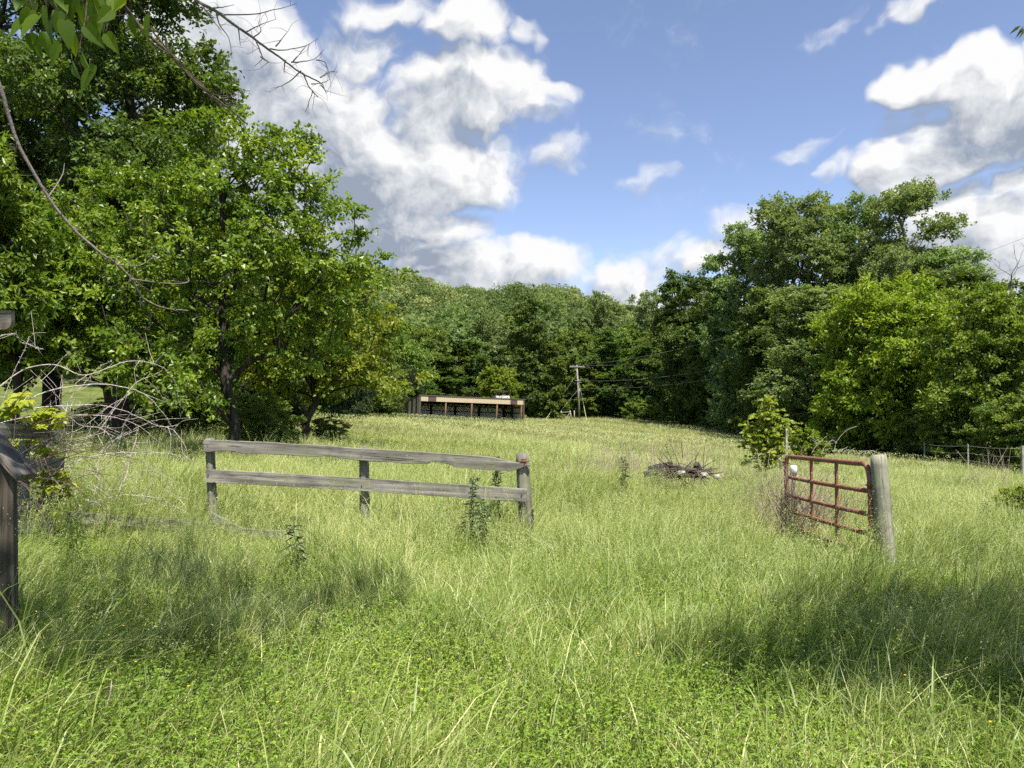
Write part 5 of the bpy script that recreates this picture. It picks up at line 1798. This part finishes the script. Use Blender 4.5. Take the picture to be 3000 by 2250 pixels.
def trodden(x, y):
    # shorter grass in front of the fallen boards and before the gate post
    k = sstep(6.3, 7.1, y) * (1 - sstep(8.2, 8.5, y)) * sstep(-5.3, -4.9, x) * (1 - sstep(-2.2, -1.9, x))
    k2 = sstep(6.0, 6.6, y) * (1 - sstep(7.3, 7.6, y)) * sstep(3.1, 3.5, x) * (1 - sstep(4.1, 4.5, x))
    k3 = sstep(12.5, 13.5, y) * (1 - sstep(16.6, 17.2, y)) * sstep(2.3, 2.8, x) * (1 - sstep(4.6, 5.0, x))
    lump = .55 + .9 * wave(x, y, 4.3, 3.1, .7, 2.6) * (.5 + wave(x, y, 1.2, 1.9, 4, 0)) * (1 - .5 * sstep(12, 30, y))
    k4 = sstep(7.2, 7.6, y) * (1 - sstep(8.2, 8.3, y)) * sstep(-2.3, -1.9, x) * (1 - sstep(.1, .4, x))
    return (1 + .30 * k4 - .64 * k - .35 * k2 - .5 * k3) * lump


def grass():
    rng = np.random.default_rng(99)
    A, S = MB(), MB()
    # near: 2.3 - 9 m
    def band(n, y0, y1, h0, h1, w, nseg, mb, tmean, lean=(.1, .55), bend=(.2, 1.0)):
        x, y = sample_wedge(rng, n, y0, y1)
        k = ~in_shed(x, y); x, y = x[k], y[k]; n = len(x)
        cl = wave(x, y, 2.1, 1.7, .3, 1.1) * .6 + wave(x, y, .5, .7, 2, .3) * .4
        h = (h0 + (h1 - h0) * rng.random(n)) * (.65 + .7 * cl) * trodden(x, y)
        t = np.clip(tmean + .38 * (wave(x, y, .9, .35, 1, 3) - .5) + .36 * (wave(x, y, 3.1, 2.2, 2, 1) - .5) + .30 * rng.normal(size=n), 0, 1)
        blades(rng, mb, x, y, h, w * rng.uniform(.6, 1.4, n), wind(rng, x, y, *lean), rng.uniform(*bend, n), nseg, t)
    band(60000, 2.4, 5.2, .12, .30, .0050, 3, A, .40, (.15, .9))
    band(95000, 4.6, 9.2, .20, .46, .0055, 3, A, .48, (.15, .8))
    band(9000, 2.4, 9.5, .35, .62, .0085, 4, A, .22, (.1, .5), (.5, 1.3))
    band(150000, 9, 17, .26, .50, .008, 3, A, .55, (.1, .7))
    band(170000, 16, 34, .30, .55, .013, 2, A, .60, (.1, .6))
    F = MB()
    band(7000, 3, 14, .25, .5, .006, 3, A, 1.0, (.6, 1.5), (.6, 1.2))
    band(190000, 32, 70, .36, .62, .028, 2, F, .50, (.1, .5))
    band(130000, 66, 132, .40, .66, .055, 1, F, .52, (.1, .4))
    # flowering stems
    for n, y0, y1, h0, h1, ns, sz, w in ((1500, 3.0, 6.0, .44, .72, 18, .009, .0024), (10500, 5.5, 10.5, .48, .80, 18, .012, .0032), (24000, 10, 20, .48, .74, 11, .017, .0050), (26000, 19, 40, .45, .72, 5, .032, .008)):
        x, y = sample_wedge(rng, n, y0, y1)
        k = rng.random(len(x)) < (.25 + .75 * wave(x, y, 1.1, .8, .2, 2.2)); x, y = x[k], y[k]
        tall_stems(rng, A, S, x, y, rng.uniform(h0, h1, len(x)) * trodden(x, y), ns, sz, w)
    x, y = sample_wedge(rng, 30000, 38, 90)
    z = ground(x, y) + rng.uniform(.42, .62, len(x))
    k = ~in_shed(x, y)
    P = np.stack([x, y, z], 1)[k]
    S.leaves(P, rng.normal(size=P.shape) * [.6, .6, .2] + [.3, 0, .9], rng.normal(size=P.shape) + [0, -1, .3], .10, .035, .1, rng.uniform(.2, .9, len(P)))
    # pale upright bunches of flowering stems
    for _ in range(110):
        yy = math.sqrt(rng.uniform(20, 260)); xx = rng.uniform(-1, 1) * yy * .7
        if xx > fence_x(yy) or xx < left_x(yy):
            continue
        m = rng.integers(25, 70); sp = rng.uniform(.06, .22)
        bx, by = xx + rng.normal(size=m) * sp, yy + rng.normal(size=m) * sp
        tall_stems(rng, A, S, bx, by, rng.uniform(.5, .82, m), 9, .016, .0048)
    # heavier single tufts of broad blades near the camera
    for _ in range(85):
        yy = math.sqrt(rng.uniform(9, 95)); xx = rng.uniform(-1, 1) * yy * .7
        m = rng.integers(14, 34)
        a = rng.uniform(0, 6.28, m); mg = rng.uniform(.2, .8, m)
        blades(rng, A, xx + rng.normal(size=m) * .05, yy + rng.normal(size=m) * .05, rng.uniform(.25, .55, m), rng.uniform(.007, .013, m), np.stack([np.cos(a) * mg, np.sin(a) * mg], 1), rng.uniform(.4, 1.4, m), 5, np.clip(rng.normal(.15, .12) + .08 * rng.normal(size=m), 0, 1))
    tag(A.build('grass', GRASS), 'tall green meadow grass filling the foreground and middle of the field', 'grass', kind='stuff')
    tag(F.build('far_grass', GRASS_F), 'pale yellow-green grass of the far field around the shed', 'grass', kind='stuff')
    tag(S.build('seed_heads', SEED), 'pale seed heads on the tall grass stems', 'grass', kind='stuff')
    # low herbs: clover-like leaflets
    C = MB()
    x, y = sample_wedge(rng, 95000, 2.4, 7.5)
    k = rng.random(len(x)) < np.clip(1.25 - (y - 3) / 5.0, .12, 1); x, y = x[k], y[k]; n = len(x)
    z = ground(x, y) + (.04 + .20 * rng.random(n)) * (.6 + .7 * wave(x, y, 2.4, 1.9, 0, 1))
    for j in range(3):
        a = rng.uniform(0, 6.28, n)
        C.leaves(np.stack([x, y, z], 1), np.stack([np.cos(a), np.sin(a), rng.normal(size=n) * .3], 1), np.stack([rng.normal(size=n) * .4, rng.normal(size=n) * .4, np.ones(n)], 1), rng.uniform(.010, .027, n), rng.uniform(.006, .014, n), .12, np.clip(.5 + .3 * (wave(x, y, 1.7, 2.1, 0, 2) - .5) + .2 * rng.normal(size=n), 0, 1))
    tag(C.build('low_herbs', COVER), 'bright green low herbs covering the ground in the foreground', 'ground cover', kind='stuff')
    # small yellow flowers
    Y = MB()
    x, y = sample_wedge(rng, 130, 3.2, 7)
    for xx, yy in zip(x, y):
        a = np.linspace(0, 6.28, 5, endpoint=False) + rng.uniform(0, 1)
        p = np.tile([xx, yy, gz(xx, yy) + rng.uniform(.2, .3)], (5, 1))
        Y.leaves(p, np.stack([np.cos(a), np.sin(a), .3 + 0 * a], 1), np.tile([0, 0, 1.], (5, 1)), .009, .009, .1)
    tag(Y.build('yellow_flowers', leaf_mat('yellow_petals', (.65, .50, .02), (.75, .6, .03), (.8, .65, .05), .2)), 'tiny yellow flowers scattered in the near grass', 'flowers', kind='stuff')


grass()
